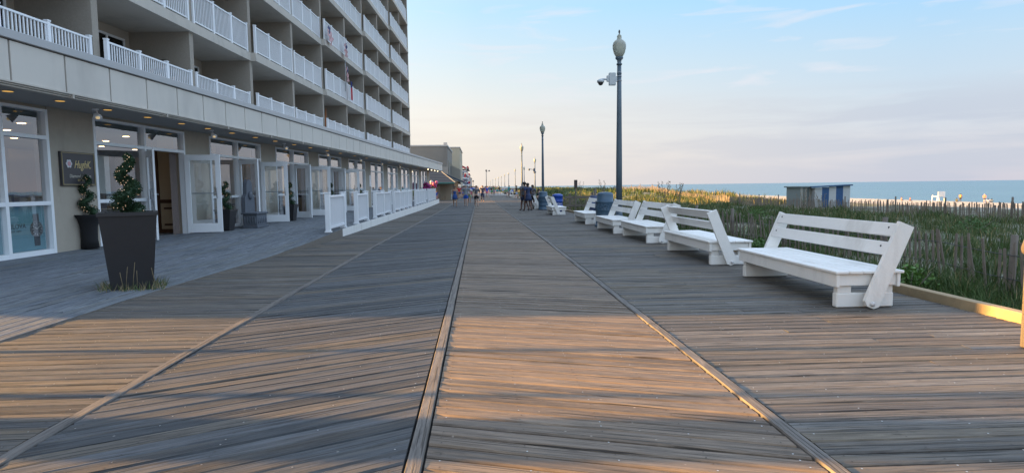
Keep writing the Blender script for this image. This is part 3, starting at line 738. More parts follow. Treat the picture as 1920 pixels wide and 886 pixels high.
# ------------------------------------------------------------------ benches
def make_bench():
    r = empty('bench', (0, 0, 0)); Lh = 2.45; hw = 0.33
    for y in (0.0, Lh-0.0):
        yy0, yy1 = (0, 0.09) if y == 0 else (Lh-0.09, Lh)
        b = MB(); b.bbox(-hw, hw, yy0, yy1, 0, 0.165, 0.012); b.bbox(-hw+0.01, -hw+0.17, yy0+0.005, yy1-0.005, 0.16, 0.255, 0.006); b.bbox(hw-0.15, hw-0.01, yy0+0.005, yy1-0.005, 0.16, 0.255, 0.006)
        b.build('leg', WHITE, r)
    b = MB(); b.bbox(-hw-0.035, -hw+0.005, -0.05, Lh+0.05, 0.235, 0.385, 0.006); b.bbox(hw+0.0, hw+0.04, -0.05, Lh+0.05, 0.235, 0.385, 0.006)
    b.bbox(-hw+0.005, hw, -0.03, 0.01, 0.25, 0.384, 0.005); b.bbox(-hw+0.005, hw, Lh-0.01, Lh+0.03, 0.25, 0.384, 0.005); b.bbox(-hw+0.005, hw, Lh/2-.02, Lh/2+0.02, 0.25, 0.384, 0.005)
    b.build('apron', WHITE, r)
    b = MB(); n = 5; w = (2*hw+0.13)/n
    for i in range(n): x = -hw-0.055+w*i; b.bbox(x, x+w-0.008, -0.07-0.004*(i % 2), Lh+0.07, 0.386, 0.418+0.002*(i % 2), 0.006)
    b.build('seat', WHITE, r)
    # reversible back: two arms pivoting at the base
    P0, P1 = Vector((0.0, 0, 0.06)), Vector((0.365, 0, 0.93)); d = (P1-P0).normalized(); nrm = Vector((d.z, 0, -d.x))
    for y0 in (-0.125, Lh+0.077):
        b = MB(); w = 0.088; poly = []
        q0 = P0-d*0.045; 
        poly = [q0-nrm*w*0.45, P0-nrm*w, P1-nrm*w, P1+d*0.0+nrm*w, P0+nrm*w, q0+nrm*w*0.45]
        b.prism([(p.x, p.z) for p in poly], y0, y0+0.048)
        arm = b.build('back_arm', WHITE, r)
        b = MB(); yb = y0-0.02 if y0 < 0 else y0+0.048
        b.tube([(P0.x, yb, P0.z), (P0.x, yb+0.02, P0.z)], 0.026, 10); b.build('bolt', mat('painted_bolt', (0.6, 0.6, 0.6), 0.4), arm)
    for dist in (0.845, 0.625):
        c_ = P0+d*dist-nrm*0.065
        M_ = Matrix(((d.x, 0, nrm.x, c_.x), (0, 1, 0, 0), (d.z, 0, nrm.z, c_.z), (0, 0, 0, 1)))
        b = MB(); b.bbox(-0.075, 0.075, -0.074, Lh+0.074, -0.018, 0.018, 0.005, 0, M_)
        for y in (0.02, Lh-0.02): b.tube([M_ @ Vector((0.02, y, -0.022)), M_ @ Vector((0.02, y, -0.017))], 0.012, 8, 1)
        b.build('backrest_slat', [WHITE, DARKM], r)
    return tag(r, None, 'bench', 'white reversible benches along the boardwalk edge')
bench0 = make_bench(); used = False
def bench(x, y, flip, label, sc=None):
    global used
    r = bench0 if not used else copy_tree(bench0); used = True
    if flip: place(r, (x, y+2.45, dz(y)+0.004), pi, label)
    else: place(r, (x, y, dz(y)+0.004), 0, label)
bench(4.30, 6.56, False, 'nearest and largest white bench, its back towards the dunes')
bench(4.31, 10.32, True, 'second white bench from the front, its back tilted towards the walkway')
bench(4.31, 14.35, False, 'third white bench from the front, facing the walkway beside the second')
bench(4.22, 17.55, False, 'fourth white bench, directly in front of the lamp post')
bench(4.28, 22.6, False, 'fifth white bench, partly hidden by the blue-grey litter bin')
bench(4.13, 31.45, True, 'white bench seen end-on in front of the bright blue barrel')
bench(4.2, 42.5, True, 'white bench end-on behind the two strolling people')
bench(4.4, 47.5, True, 'white bench just beyond the strolling people')
bench(4.5, 55.2, False, 'white bench farthest along, its near end catching the sun')
# ------------------------------------------------------------------ lamp posts, bins
GLOBE = NB('frosted_lamp_globe'); GLOBE.put((0.50, 0.52, 0.44), GLOBE.b.inputs['Base Color']); GLOBE.b.inputs['Roughness'].default_value = 0.25
GLOBE.b.inputs['Transmission Weight'].default_value = 0.35
gw = GLOBE.n.new('ShaderNodeTexWave'); gw.bands_direction = 'Z'; gw.inputs['Scale'].default_value = 22; GLOBE.l.new(GLOBE.tc.outputs['Object'], gw.inputs[0]); GLOBE.bump(gw.outputs[1], 0.3, 0.01)
GLOBE = GLOBE.m
def make_lamp():
    r = empty('street_lamp'); Hh = 5.95
    b = MB(); b.lathe([(0.2, 0), (0.2, 0.12), (0.17, 0.16), (0.155, 0.5), (0.125, 0.6), (0.115, 0.7)], 16, mi=0)
    b.build('base', POLE, r)
    b = MB(); b.lathe([(0.112, 0.7), (0.108, 2.5), (0.09, 4.2), (0.075, Hh-0.02)], 16); b.lathe([(0.088, Hh-0.35), (0.088, Hh-0.31)], 16); b.build('pole', POLE, r)
    b = MB()
    for z in (5.60, 5.66): b.lathe([(0.0815, z), (0.0815, z+0.022)], 16)
    b.build('steel_band', GREYM, r)
    b = MB(); b.lathe([(0.10, Hh-0.02), (0.10, Hh+0.02), (0.07, Hh+0.05), (0.08, Hh+0.14), (0.14, Hh+0.2), (0.14, Hh+0.25), (0.115, Hh+0.26)], 16); b.build('collar', POLE, r)
    b = MB(); b.lathe([(0.12, Hh+0.26), (0.19, Hh+0.38), (0.235, Hh+0.55), (0.24, Hh+0.66), (0.215, Hh+0.76), (0.15, Hh+0.83), (0.14, Hh+0.84), (0.085, Hh+0.88), (0.075, Hh+0.95), (0.085, Hh+0.97), (0.05, Hh+1.03), (0.01, Hh+1.06)], 24, cap=False)
    g = b.build('globe', GLOBE, r)
    b = MB(); b.lathe([(0.09, Hh+0.26), (0.10, Hh+0.36), (0.03, Hh+0.4)], 12); b.build('bulb_holder', DARKM, g)
    b = MB(); b.lathe([(0.03, Hh+1.04), (0.015, Hh+1.07), (0.035, Hh+1.12), (0.03, Hh+1.17), (0.006, Hh+1.21)], 12); b.build('finial', DARKM, r)
    return tag(r, None, 'street lamp', 'globe street lamps along the boardwalk')
lamp0 = make_lamp()
zl = 6.9-7.16
place(lamp0, (5.1, 22.1, zl), 0, 'tallest-looking globe lamp post, nearest, with a camera on its side')
def lamp(x, y, label, top=6.45):
    r = copy_tree(lamp0); place(r, (x, y, -0.2), 0, label, scale=(top+0.2)/7.16); return r
lamp(5.1, 48.5, 'second globe lamp post, rising behind a round blue-grey bin')
lamp(5.1, 71.8, 'third globe lamp post, just left of the second one', 6.4)
b = MB(); b.bbox(-0.12, 0.12, -0.07, 0.07, -0.22, 0.22, 0.012, 0); b.bbox(0.08, 0.17, -0.045, 0.045, -0.1, 0.1, 0.006); b.tube([(-0.1, 0, -0.02), (-0.3, 0, 0.0), (-0.42, 0, -0.02)], 0.035, 8)
b.lathe([(0.05, 0.03), (0.13, -0.02), (0.125, -0.09)], 16, (-0.42, 0, -0.03)); b.bbox(-0.2, -0.12, -0.05, 0.05, -0.09, 0.12, 0.01)
sc = b.build('security_camera', mat('camera_grey', (0.5, 0.55, 0.58), 0.45), None, (4.83, 22.02, 5.16)); tag(sc, 'white security camera arm and box clamped to the nearest lamp post', 'security camera')
q = MB(); q.ell((-0.42, 0, -0.13), (0.095, 0.095, 0.095)); q.build('dome', DARKM, sc)
q = MB()
for z in (-0.06, 0.1): q.lathe([(0.0905, z), (0.0905, z+0.025)], 14, (0.27, 0.08, 0))
q.build('clamp', GREYM, sc)
far = [(9.6, 104, 'camera'), (11.2, 150, ''), (9.9, 165, ''), (10.6, 215, ''), (10.2, 238, ''), (10.0, 268, ''), (9.8, 300, ''), (9.6, 345, ''), (9.4, 400, ''), (9.2, 460, ''), (9.0, 530, '')]
names = ['first', 'second', 'third', 'fourth', 'fifth', 'sixth', 'seventh', 'eighth', 'ninth', 'tenth', 'eleventh']
for i, (x, y, k) in enumerate(far):
    lamp(x, y, '%s distant lamp post from the right in the far row' % names[i], 6.3)
b = MB(); b.bbox(-0.15, 0.15, -0.1, 0.1, -0.3, 0.3, 0.02); b.bar((-0.1, 0, 0.05), (-0.8, 0, 0.2), 0.07, 0.07); b.ell((-0.85, 0, 0.1), (0.18, 0.18, 0.18)); b.ell((0.1, 0, -0.35), (0.25, 0.2, 0.2))
tag(b.build('security_camera', mat('camera_dark', (0.1, 0.12, 0.15), 0.5), None, (9.45, 103.85, 4.1)), 'small camera cluster halfway up a distant lamp post right of the third lamp', 'security camera')
# pole with speakers, left of the vanishing point side
b = MB(); b.tube([(0, 0, 0), (0, 0, 7.2)], [0.14, 0.09], 10); b.bar((0, 0, 6.7), (1.0, 0, 7.1), 0.08, 0.08); b.ell((0, 0, 7.2), (0.3, 0.3, 0.35)); b.ell((1.05, 0, 7.1), (0.3, 0.3, 0.25))
tag(b.build('speaker_pole', mat('dark_pole', (0.06, 0.07, 0.08), 0.5), None, (2.8, 215, -0.2)), 'tall dark pole with two loudspeaker heads above the far crowd', 'pole')
b = MB(); b.tube([(0, 0, 0), (0, 0, 3.6)], [0.1, 0.07], 8); b.bbox(-0.25, 0.25, -0.1, 0.1, 3.2, 3.7, 0.02)
tag(b.build('far_post', mat('dark_pole', (0.06, 0.07, 0.08), 0.5), None, (-1.7, 200, -0.2)), 'short post with a small box on top left of the far crowd', 'post')
def make_bin(m):
    r = empty('litter_bin')
    b = MB(); b.lathe([(0.36, 0), (0.36, 0.06), (0.325, 0.09), (0.32, 0.3), (0.328, 0.31), (0.328, 0.33), (0.32, 0.34), (0.325, 0.55), (0.33, 0.56), (0.33, 0.6), (0.325, 0.61), (0.33, 0.84), (0.345, 0.86)], 28); b.build('drum', m, r)
    b = MB(); b.lathe([(0.345, 0.86), (0.345, 0.885), (0.285, 0.89), (0.285, 1.10), (0.27, 1.15), (0.2, 1.19), (0.0, 1.205)], 28, cap=False); b.build('lid', m, r)
    b = MB()
    for i in range(56):     # moulded leaf band
        a = i*2*pi/56; z = 0.70+0.06*sin(i*1.9); b.ell((0.325*cos(a), 0.325*sin(a), z), (0.022, 0.022, 0.05), 0, 5, 4)
    b.build('moulded_band', m, r)
    return tag(r, None, 'litter bin', 'round litter bins along the boardwalk')
bin0 = make_bin(BINM); place(bin0, (4.40, 21.2, dz(21)+0.005), 0, 'blue-grey round litter bin beside the nearest lamp post')
bin1 = copy_tree(bin0); place(bin1, (4.25, 40.3, -0.16), 0, 'blue-grey round litter bin at the foot of the second lamp post')
bb = empty('barrel', (4.72, 36.6, dz(36.6)+0.002), 0, 'bright blue drum bin with white lettering beside the blue-grey bin', 'barrel')
b = MB(); b.lathe([(0.31, 0), (0.31, 0.3), (0.325, 0.31), (0.325, 0.33), (0.31, 0.35), (0.31, 0.6), (0.325, 0.61), (0.325, 0.63), (0.31, 0.65), (0.31, 0.92), (0.325, 0.93), (0.325, 0.95)], 28); b.build('drum', BLUEB, bb)
b = MB(); b.lathe([(0.325, 0.95), (0.31, 1.0), (0.24, 1.04), (0.14, 1.07), (0, 1.08)], 28, cap=False); b.build('lid', BLUEB, bb)
text_obj('TRASH', 0.17, WHITE_V, bb, (-0.06, -0.328, 0.47), (pi/2, 0, 0))
b = MB(); b.lathe([(0.29, 0), (0.3, 0.9)], 20)
b.lathe([(0.305, 0.9), (0.31, 0.94)], 20)
tag(b.build('barrel', mat('faded_blue_drum', (0.08, 0.12, 0.25), 0.5, 0.2, 6), None, (5.85, 30.5, -0.05)), 'faded blue drum half hidden in grass behind the fifth bench', 'barrel')
# ------------------------------------------------------------------ timber post at the right edge, gate rails, paddle sign
r = empty('timber_post', (4.578, 4.78, 0.003), 0, 'turned pale timber post at the right edge of the picture', 'post')
pm = mat('pale_timber', (0.34, 0.27, 0.18), 0.7, 0.2, 10, 0.4, 40)
b = MB(); b.bbox(-0.055, 0.055, -0.055, 0.055, 0, 0.70, 0.01); b.build('shaft', pm, r)
b = MB(); b.lathe([(0.055, 0.70), (0.05, 0.72), (0.062, 0.74), (0.075, 0.78), (0.095, 0.80), (0.10, 0.84), (0.085, 0.9), (0.072, 0.94), (0.075, 0.955), (0.02, 0.965)], 20); b.build('turned_cap', pm, r)
g = empty('rail_barrier', (5.2, 36.2, -0.2), 0, 'low grey timber barrier of two rails leading from the blue drum to the dunes', 'barrier')
for x in (0.2, 1.55):
    b = MB(); b.bbox(x-0.06, x+0.06, -0.05, 0.05, -0.3, 1.12 if x < 1 else 1.2, 0.01); b.build('post', WEATH, g)
for z in (0.85, 0.35):
    b = MB(); b.bbox(-0.1, 1.6, -0.09, -0.055, z, z+0.13, 0.006); b.build('rail', WEATH, g)
r = empty('paddle_sign', (5.72, 36.0, -0.25), 0, 'dark wooden paddle-shaped sign post rising beside the barrier', 'sign')
b = MB(); b.bbox(-0.04, 0.04, -0.03, 0.03, 0, 1.7, 0.008); b.build('post', WEATH, r)
b = MB(); b.bbox(-0.10, 0.10, -0.045, -0.032, 1.5, 1.98, 0.01); b.build('paddle', mat('dark_timber', (0.07, 0.055, 0.05), 0.8), r)
r = empty('weathered_post', (6.75, 35.6, -0.35), 0, 'leaning grey post at the end of the near sand fence by the barrier', 'post')
b = MB(); b.tube([(0, 0, 0), (0.06, 0, 1.55)], [0.09, 0.075], 8); b.build('post_shaft', WEATH, r)
# ------------------------------------------------------------------ sand fences
def sand_fence(x, y0, y1, label, hgt, zfun, pitch, lean, wob, wires=(0.35, 0.75), post_h=None, pstep=3.0):
    r = empty('sand_fence', (x, y0, zfun(x, y0)), 0, label, 'fence')
    ox, oy, oz = x, y0, zfun(x, y0)
    b = MB(); y = y0; X = lambda yy: x+wob*sin(yy*0.23)+0.4*wob*sin(yy*0.71)
    while y < y1:
        xx = X(y); z = zfun(xx, y); h = hgt*random.uniform(0.86, 1.08); ly = lean*random.uniform(0.2, 1.5)-0.03; lx = random.uniform(-0.09, 0.09)
        w = 0.042 if x < 10 else 0.062
        b.bar((xx-ox, y-oy, z-0.1-oz), (xx+lx*h-ox, y+ly*h-oy, z+h-oz), w, 0.012, 0, up=(1, 0, 0))
        y += pitch*random.uniform(0.85, 1.25)
    b.build('slats', SLATW, r)
    b = MB()
    for wz in wires:
        pts = []; y = y0
        while y <= y1: xx = X(y); pts.append((xx-ox, y-oy, zfun(xx, y)+wz*hgt+0.04*sin(y)-oz)); y += 0.9
        b.tube(pts, 0.006, 4)
    b.build('wires', DARKM, r)
    y = y0+1.2
    while y < y1:
        xx = X(y); z = zfun(xx, y); q = MB(); q.tube([(xx-ox+0.05, y-oy, z-0.2-oz), (xx-ox+0.05+random.uniform(-.05, .05), y-oy, z+(post_h or hgt+0.12)-oz)], [0.05, 0.045], 7); q.build('fence_post', WEATH, r)
        y += pstep*random.uniform(0.9, 1.15)
random.seed(21)
sand_fence(7.3, 4.0, 60, 'near slatted sand fence with leaning pickets just behind the benches', 0.82, lambda x, y: terr(x, y)+0.03, 0.15, 0.16, 0.10)
sand_fence(25.0, 14.0, 115, 'far slatted sand fence along the edge of the open beach', 0.88, lambda x, y: terr(x, y)+0.02, 0.105, 0.14, 0.45, (0.3, 0.8), 1.15, 4.3)
# ------------------------------------------------------------------ grass
def grass_mesh(name, pts, m, label=None, cat=None):
    """pts: array of x,y,z,h,width,lean,hue"""
    n = len(pts); P = pts
    az = np.random.rand(n)*2*np.pi; la = P[:, 7]
    wx, wy = np.cos(az)*P[:, 4]/2, np.sin(az)*P[:, 4]/2
    lx, ly = np.cos(la)*P[:, 5], np.sin(la)*P[:, 5]
    v = np.zeros((n, 5, 3)); h = P[:, 3]
    base = P[:, :3]
    v[:, 0] = base+np.stack([wx, wy, 0*h-0.03], 1); v[:, 1] = base-np.stack([wx, wy, 0*h+0.03], 1)
    mid = base+np.stack([lx*0.3, ly*0.3, h*0.6], 1)
    v[:, 2] = mid-np.stack([wx, wy, 0*h], 1)*0.75; v[:, 3] = mid+np.stack([wx, wy, 0*h], 1)*0.75
    v[:, 4] = base+np.stack([lx, ly, h*(1-0.12*P[:, 5]/np.maximum(h, .01))], 1)
    me = bpy.data.meshes.new(name); me.vertices.add(n*5); me.vertices.foreach_set('co', v.reshape(-1))
    o5 = np.arange(n)*5
    loops = np.stack([o5, o5+1, o5+2, o5+3, o5+3, o5+2, o5+4], 1).reshape(-1)
    me.loops.add(n*7); me.loops.foreach_set('vertex_index', loops.astype(np.int32))
    me.polygons.add(n*2); st = np.stack([np.arange(n)*7, np.arange(n)*7+4], 1).reshape(-1); tot = np.tile([4, 3], n)
    me.polygons.foreach_set('loop_start', st.astype(np.int32)); me.polygons.foreach_set('loop_total', tot.astype(np.int32))
    me.materials.append(m); me.update(calc_edges=True); me.validate()
    at = me.attributes.new('rnd', 'FLOAT_COLOR', 'POINT'); arr = np.ones((n, 5, 4), dtype=np.float32); arr[:, :, 0] = P[:, 6:7]; arr[:, :, 1] = np.random.rand(n, 1); at.data.foreach_set('color', arr.ravel())
    o = bpy.data.objects.new(name, me); COL.objects.link(o); return o
gm = NB('grass_blades'); a = gm.attr('rnd'); sp = gm.n.new('ShaderNodeSeparateColor'); gm.l.new(a.outputs['Color'], sp.inputs[0])
c1 = gm.ramp(sp.outputs[0], [(0.0, (0.035, 0.075, 0.02)), (0.3, (0.065, 0.12, 0.03)), (0.55, (0.10, 0.14, 0.05)), (0.75, (0.22, 0.20, 0.09)), (1.0, (0.42, 0.33, 0.17))])
gm.put(gm.mix(sp.outputs[1], c1, gm.mix(1.0, c1, (0.6, 0.62, 0.6), 'MULTIPLY')), gm.b.inputs['Base Color']); gm.b.inputs['Roughness'].default_value = 0.6; gm.b.inputs['Specular IOR Level'].default_value = 0.3
gm.b.inputs['Subsurface Weight'].default_value = 0.0
rs = np.random.RandomState(5)
def scatter(n, x0, x1, y0, y1, hf, dens, hue, wd, ylog=False):
    nc = max(10, n//22); cx = rs.uniform(x0, x1, nc); cy = rs.uniform(y0, y1, nc) if not ylog else y0*(y1/y0)**rs.uniform(0, 1, nc)
    ci = rs.randint(0, nc, n); ox = rs.normal(0, 1, n); oy = rs.normal(0, 1, n); sp_ = rs.uniform(0.06, 0.28, nc)[ci]*(1+cy[ci]*0.01)
    x = np.clip(cx[ci]+ox*sp_, x0, x1); y = cy[ci]+oy*sp_; dirn = np.arctan2(oy, ox)+rs.normal(0, 0.7, n); ch = rs.uniform(0.65, 1.3, nc)[ci]
    ns = 0.5+0.25*(np.sin(x*1.1+np.sin(y*.7)*1.5)+np.sin(y*0.9+x*.6+2)) + 0.12*np.sin(x*3.3+y*2.7)
    keep = rs.uniform(0, 1, n) < dens(x, y, ns); x, y, ns, dirn, ch = x[keep], y[keep], ns[keep], dirn[keep], ch[keep]
    z = np.array([terr(a_, b_) for a_, b_ in zip(x, y)])
    h = hf(x, y, ns)*rs.uniform(0.55, 1.25, len(x))*ch
    return np.stack([x, y, z, h, wd(y)*rs.uniform(0.7, 1.4, len(x)), h*rs.uniform(0.1, 0.75, len(x)), np.clip(hue(x, y, ns)+rs.normal(0, 0.12, len(x))+0.5*(rs.uniform(0, 1, len(x)) > 0.93), 0, 1), dirn], 1)
wdf = lambda y: 0.006+0.0006*y
G = []
G.append(scatter(38000, 5.5, 7.3, 2.5, 40, lambda x, y, n: 0.16+0.2*n, lambda x, y, n: 0.5+0.5*n, lambda x, y, n: 0.22+0.12*n, wdf, True))
G.append(scatter(60000, 7.3, 13, 3, 60, lambda x, y, n: 0.17+0.3*n, lambda x, y, n: np.clip((n-0.22)*1.7, 0.06, 1), lambda x, y, n: 0.32+0.15*(1-n), wdf, True))
G.append(scatter(70000, 13, 25.5, 9, 75, lambda x, y, n: 0.18+0.28*n, lambda x, y, n: np.clip((n-0.25)*1.9*(0.35+0.65*np.clip((x-13)/6, 0, 1)), 0.02, 1), lambda x, y, n: 0.38+0.25*(1-n), wdf, True))
G.append(scatter(9000, 25.5, 37, 20, 75, lambda x, y, n: 0.25+0.3*n, lambda x, y, n: np.clip((n-0.6)*1.5, 0, 1), lambda x, y, n: 0.7+0*n, wdf, True))
G.append(scatter(42000, 6.2, 36, 60, 260, lambda x, y, n: 0.45+0.35*n, lambda x, y, n: 0.5+0.5*n, lambda x, y, n: 0.46+0.26*np.sin(x*.35+y*.11)-0.25*(n > .7), wdf, True))
G.append(scatter(9000, 5.6, 12, 33, 90, lambda x, y, n: 0.4+0.4*n, lambda x, y, n: 0.5+0.5*n, lambda x, y, n: 0.5+0.2*n, wdf, True))
go = grass_mesh('dune_grass', np.concatenate(G), gm.m); tag(go, 'green and straw-coloured beach grass covering the dunes', 'grass', kind='stuff')
# tall seed plumes
def plume(x, y, h, n, label):
    b = MB(); z = terr(x, y)
    for i in range(n):
        a = random.uniform(0, 6.28); l = random.uniform(0.05, 0.3)*h; tip = (l*cos(a), l*sin(a), h*random.uniform(0.75, 1.05))
        b.tube([(0, 0, 0), (tip[0]*0.3, tip[1]*0.3, tip[2]*0.55), tip], [0.008, 0.006, 0.004], 4)
        for k in range(9):
            t = 0.72+0.28*k/9; px_, py_, pz_ = tip[0]*t*t+random.uniform(-.04, .04)*h*.6, tip[1]*t*t+random.uniform(-.04, .04)*h*.6, tip[2]*t+random.uniform(0, 0.03)
            b.ell((px_, py_, pz_), (0.016, 0.016, 0.028), 0, 5, 3)
    for i in range(16):
        a = random.uniform(0, 6.28); q = random.uniform(0.15, 0.6)*h; l = 0.16*h
        p = Vector((0.05*cos(a), 0.05*sin(a), q)); t_ = p+Vector((l*cos(a), l*sin(a), 0.08*h)); sd = Vector((-sin(a), cos(a), 0))*0.018
        b.add([p, p+(t_-p)*.5+sd, t_, p+(t_-p)*.5-sd], [(0, 1, 2, 3)], 1)
    tag(b.build('seed_plant', [mat('dry_stem', (0.20, 0.16, 0.11), 0.9), mat('weed_leaf', (0.05, 0.10, 0.025), 0.7)], None, (x, y, z)), label, 'plant', 'tall wispy plants standing above the dune grass')
random.seed(3)
plume(6.1, 29.5, 2.0, 7, 'bare-stemmed tall weed behind the litter bin and lamp post')
plume(7.6, 24.8, 1.95, 8, 'tall feathery weed directly right of the nearest lamp post')
plume(8.6, 26.0, 1.8, 6, 'shorter feathery weed right of the tall one by the lamp post')
plume(18.2, 33.5, 1.75, 7, 'thin tall weed just left of the striped beach sheds')
plume(20.1, 35.0, 1.5, 5, 'low wispy weed in front of the striped beach sheds')
plume(6.9, 41.0, 2.1, 6, 'twiggy weed with a forked top beyond the paddle sign')
def shrub(x, y, r, h, label, hue):
    b = MB(); z = terr(x, y)-0.05
    for i in range(5):
        a = random.uniform(0, 6.28); b.tube([(0, 0, 0), (r*.4*cos(a), r*.4*sin(a), h*.5), (r*.7*cos(a), r*.7*sin(a), h*.85)], [0.012, 0.009, 0.004], 4, 1)
    for i in range(520):
        a = random.uniform(0, 6.28); q = random.random()**0.6; ph = random.random()**0.8; rr_ = r*q*(1-0.35*ph)*(0.8+0.3*sin(a*3+ph*4)); p = Vector((rr_*cos(a), rr_*sin(a), h*ph*(1-0.35*q*q)))
        d = Vector((random.uniform(-1, 1), random.uniform(-1, 1), random.uniform(-.2, 1))).normalized(); s_ = d.cross(Vector((random.uniform(-1, 1), random.uniform(-1, 1), 0.3))).normalized(); l = random.uniform(0.05, 0.09)
        b.add([p, p+d*l*.5+s_*l*.28, p+d*l, p+d*l*.5-s_*l*.28], [(0, 1, 2, 3)], 0)
    tag(b.build('shrub', [mat('shrub_leaf_%d' % int(hue*10), (0.05+0.03*hue, 0.12+0.05*hue, 0.03), 0.6, 0.4, 12), WEATH], None, (x, y, z)), label, 'shrub', 'leafy green shrubs among the dune grass')
shrub(6.3, 8.6, 0.45, 0.55, 'bright green shrub behind the backrest of the nearest bench', 1.0)
shrub(6.2, 13.2, 0.4, 0.5, 'small green shrub showing between the first two benches', 0.6)
shrub(12.5, 27, 0.7, 0.8, 'green shrub below the far fence, left of the striped sheds', 0.8)
shrub(16.0, 19, 0.8, 0.7, 'wide dark green shrub in front of the far fence, right of the nearest bench', 0.2)
shrub(7.4, 44, 0.9, 1.35, 'tall yellow-green shrub behind the paddle sign', 1.0)
shrub(9.0, 58, 1.2, 1.6, 'distant rounded shrub on the dune left of the nearest lamp post', 0.9)
# ------------------------------------------------------------------ beach sheds, lifeguard chair
sb = mat('blue_boards', (0.03, 0.09, 0.22), 0.7, 0.25, 6); sw_ = mat('white_boards', (0.45, 0.48, 0.50), 0.7, 0.12, 6); sg = mat('grey_green_boards', (0.16, 0.20, 0.21), 0.8, 0.2, 6)
r = empty('beach_shed', (31.15, 55.4, terr(31, 56)-0.2), radians(-14), 'long blue and white striped beach shed with a sloping blue roof', 'shed')
b = MB(); n = 6; Lw = 3.0
for i in range(5): b.box(i*Lw/5, (i+1)*Lw/5, -0.03, 0, 0, 1.95+0.05*i, 1 if i in (0, 2, 4) else 0)
b.box(0, Lw, 0, 1.9, 0, 1.95, 1); 
b.build('board_wall', [sb, sw_], r)
b = MB(); M_ = Matrix.Rotation(radians(-2.6), 4, 'Y'); b.box(-0.15, Lw+0.25, -0.25, 2.1, 1.99, 2.1, 0, M_); b.build('roof', mat('blue_roof', (0.02, 0.07, 0.16), 0.6), r)
r = empty('beach_shed', (30.15, 56.1, terr(31, 56)-0.2), radians(12), 'smaller grey-green and cream striped shed joined to the left of the blue one', 'shed')
b = MB()
for i in range(5): b.box(i*0.235, (i+1)*0.235, -0.03, 0, 0, 2.0, 1 if i in (0, 2, 4) else 0)
b.box(0, 1.175, 0, 1.9, 0, 2.0, 0); b.build('board_wall', [sg, mat('cream_boards', (0.34, 0.34, 0.31), 0.7, 0.1, 6)], r)
b = MB(); b.box(-0.15, 1.25, -0.2, 2.1, 2.0, 2.12); b.build('roof', sg, r)
r = empty('lifeguard_chair', (96.2, 123, -2.95), radians(12), 'white wooden lifeguard stand on the sunlit sand', 'lifeguard chair')
for (x, y) in ((-0.9, 0), (0.9, 0), (-0.9, 1.2), (0.9, 1.2)):
    b = MB(); b.bar((x*1.15, y, 0), (x*0.85, y, 1.4), 0.12, 0.12); b.build('leg', WHITE, r)
b = MB(); b.bbox(-0.95, 0.95, -0.1, 1.3, 1.1, 1.2, 0.01); b.build('seat', WHITE, r)
b = MB()
for z in (1.2, 1.45, 1.7, 1.95): b.bbox(-0.95, 0.95, -0.15, -0.09, z, z+0.23, 0.01)
b.build('backrest', WHITE, r)
# ------------------------------------------------------------------ planters with spiral topiaries
leafm = mat('topiary_leaf', (0.022, 0.06, 0.025), 0.6, 0.5, 25)
def topiary_mesh(h, r0, turns, nl, leaf=0.035):
    b = MB(); L_ = MB(); rnd = random.Random(4)
    core = []
    for i in range(60):
        t = i/59; a = t*turns*2*pi; R = r0*0.62*(1-0.6*t); core.append((R*cos(a), R*sin(a), 0.05+h*0.92*t))
    rad = [r0*(0.50*(1-0.62*i/59)) for i in range(60)]
    b.tube(core, [q*0.7 for q in rad], 7, 1)
    for i in range(nl):
        t = rnd.random()**1.15; a = t*turns*2*pi; R = r0*0.62*(1-0.6*t); q = r0*0.58*(1-0.62*t)
        d = Vector((rnd.gauss(0, 1), rnd.gauss(0, 1), rnd.gauss(0, 1))).normalized(); p = Vector((R*cos(a), R*sin(a), 0.05+h*0.92*t))+d*q*rnd.uniform(0.7, 1.08)
        e_ = (d+Vector((rnd.uniform(-.7, .7), rnd.uniform(-.7, .7), rnd.uniform(-.3, .8)))).normalized(); s_ = e_.cross(Vector((rnd.random(), rnd.random(), rnd.random()))).normalized()*leaf*0.35; e_ *= leaf
        b.add([p, p+e_*.5+s_, p+e_, p+e_*.5-s_], [(0, 1, 2, 3)], 0)
    b.add([(0.02, 0, h*0.9), (-0.02, 0.01, h*0.9), (0, 0, h*1.04)], [(0, 1, 2)], 0)
    for i in range(int(nl/42)):
        t = rnd.random(); a = t*turns*2*pi; R = r0*0.62*(1-0.6*t); q = r0*0.58*(1-0.62*t); d = Vector((rnd.gauss(0, 1), rnd.gauss(0, 1), rnd.gauss(0, 1))).normalized()
        p = Vector((R*cos(a), R*sin(a), 0.05+h*0.92*t))+d*(q*1.1+0.01); L_.ell(p, (0.0042,)*3, 0, 5, 3)
    return b, L_
BULB = emis('fairy_bulb', (1.0, 0.68, 0.45), 1.2)
def pot(bt, tp, h, rot=0):
    b = MB(); lv = [(bt/2, 0), (tp/2*0.985, h-0.05), (tp/2+0.012, h-0.05), (tp/2+0.012, h), (tp/2-0.05, h), (tp/2-0.06, h-0.08)]
    vs = []
    for (a, z) in lv: vs += [(-a, -a, z), (a, -a, z), (a, a, z), (-a, a, z)]
    fs = [(3, 2, 1, 0)]
    for k in range(len(lv)-1):
        for i in range(4): j = (i+1) % 4; fs.append((k*4+i, k*4+j, (k+1)*4+j, (k+1)*4+i))
    k = (len(lv)-1)*4; fs.append((k, k+1, k+2, k+3)); b.add(vs, fs, 0); return b
r = empty('planter', (-4.97, 9.0, 0.01), radians(27), 'large charcoal square planter with a lit spiral topiary, standing out on the boardwalk', 'planter')
p_ = pot(0.50, 0.70, 1.10).build('pot', PLANTM, r); q = MB(); q.box(-0.29, 0.29, -0.29, 0.29, 1.0, 1.03); q.build('soil', mat('soil', (0.03, 0.022, 0.015), 1), p_)
t_, l_ = topiary_mesh(0.88, 0.195, 2.2, 5200, 0.028); tt = t_.build('topiary', [leafm, leafm], r, (0, 0, 1.02)); l_.build('fairy_lights', BULB, tt)
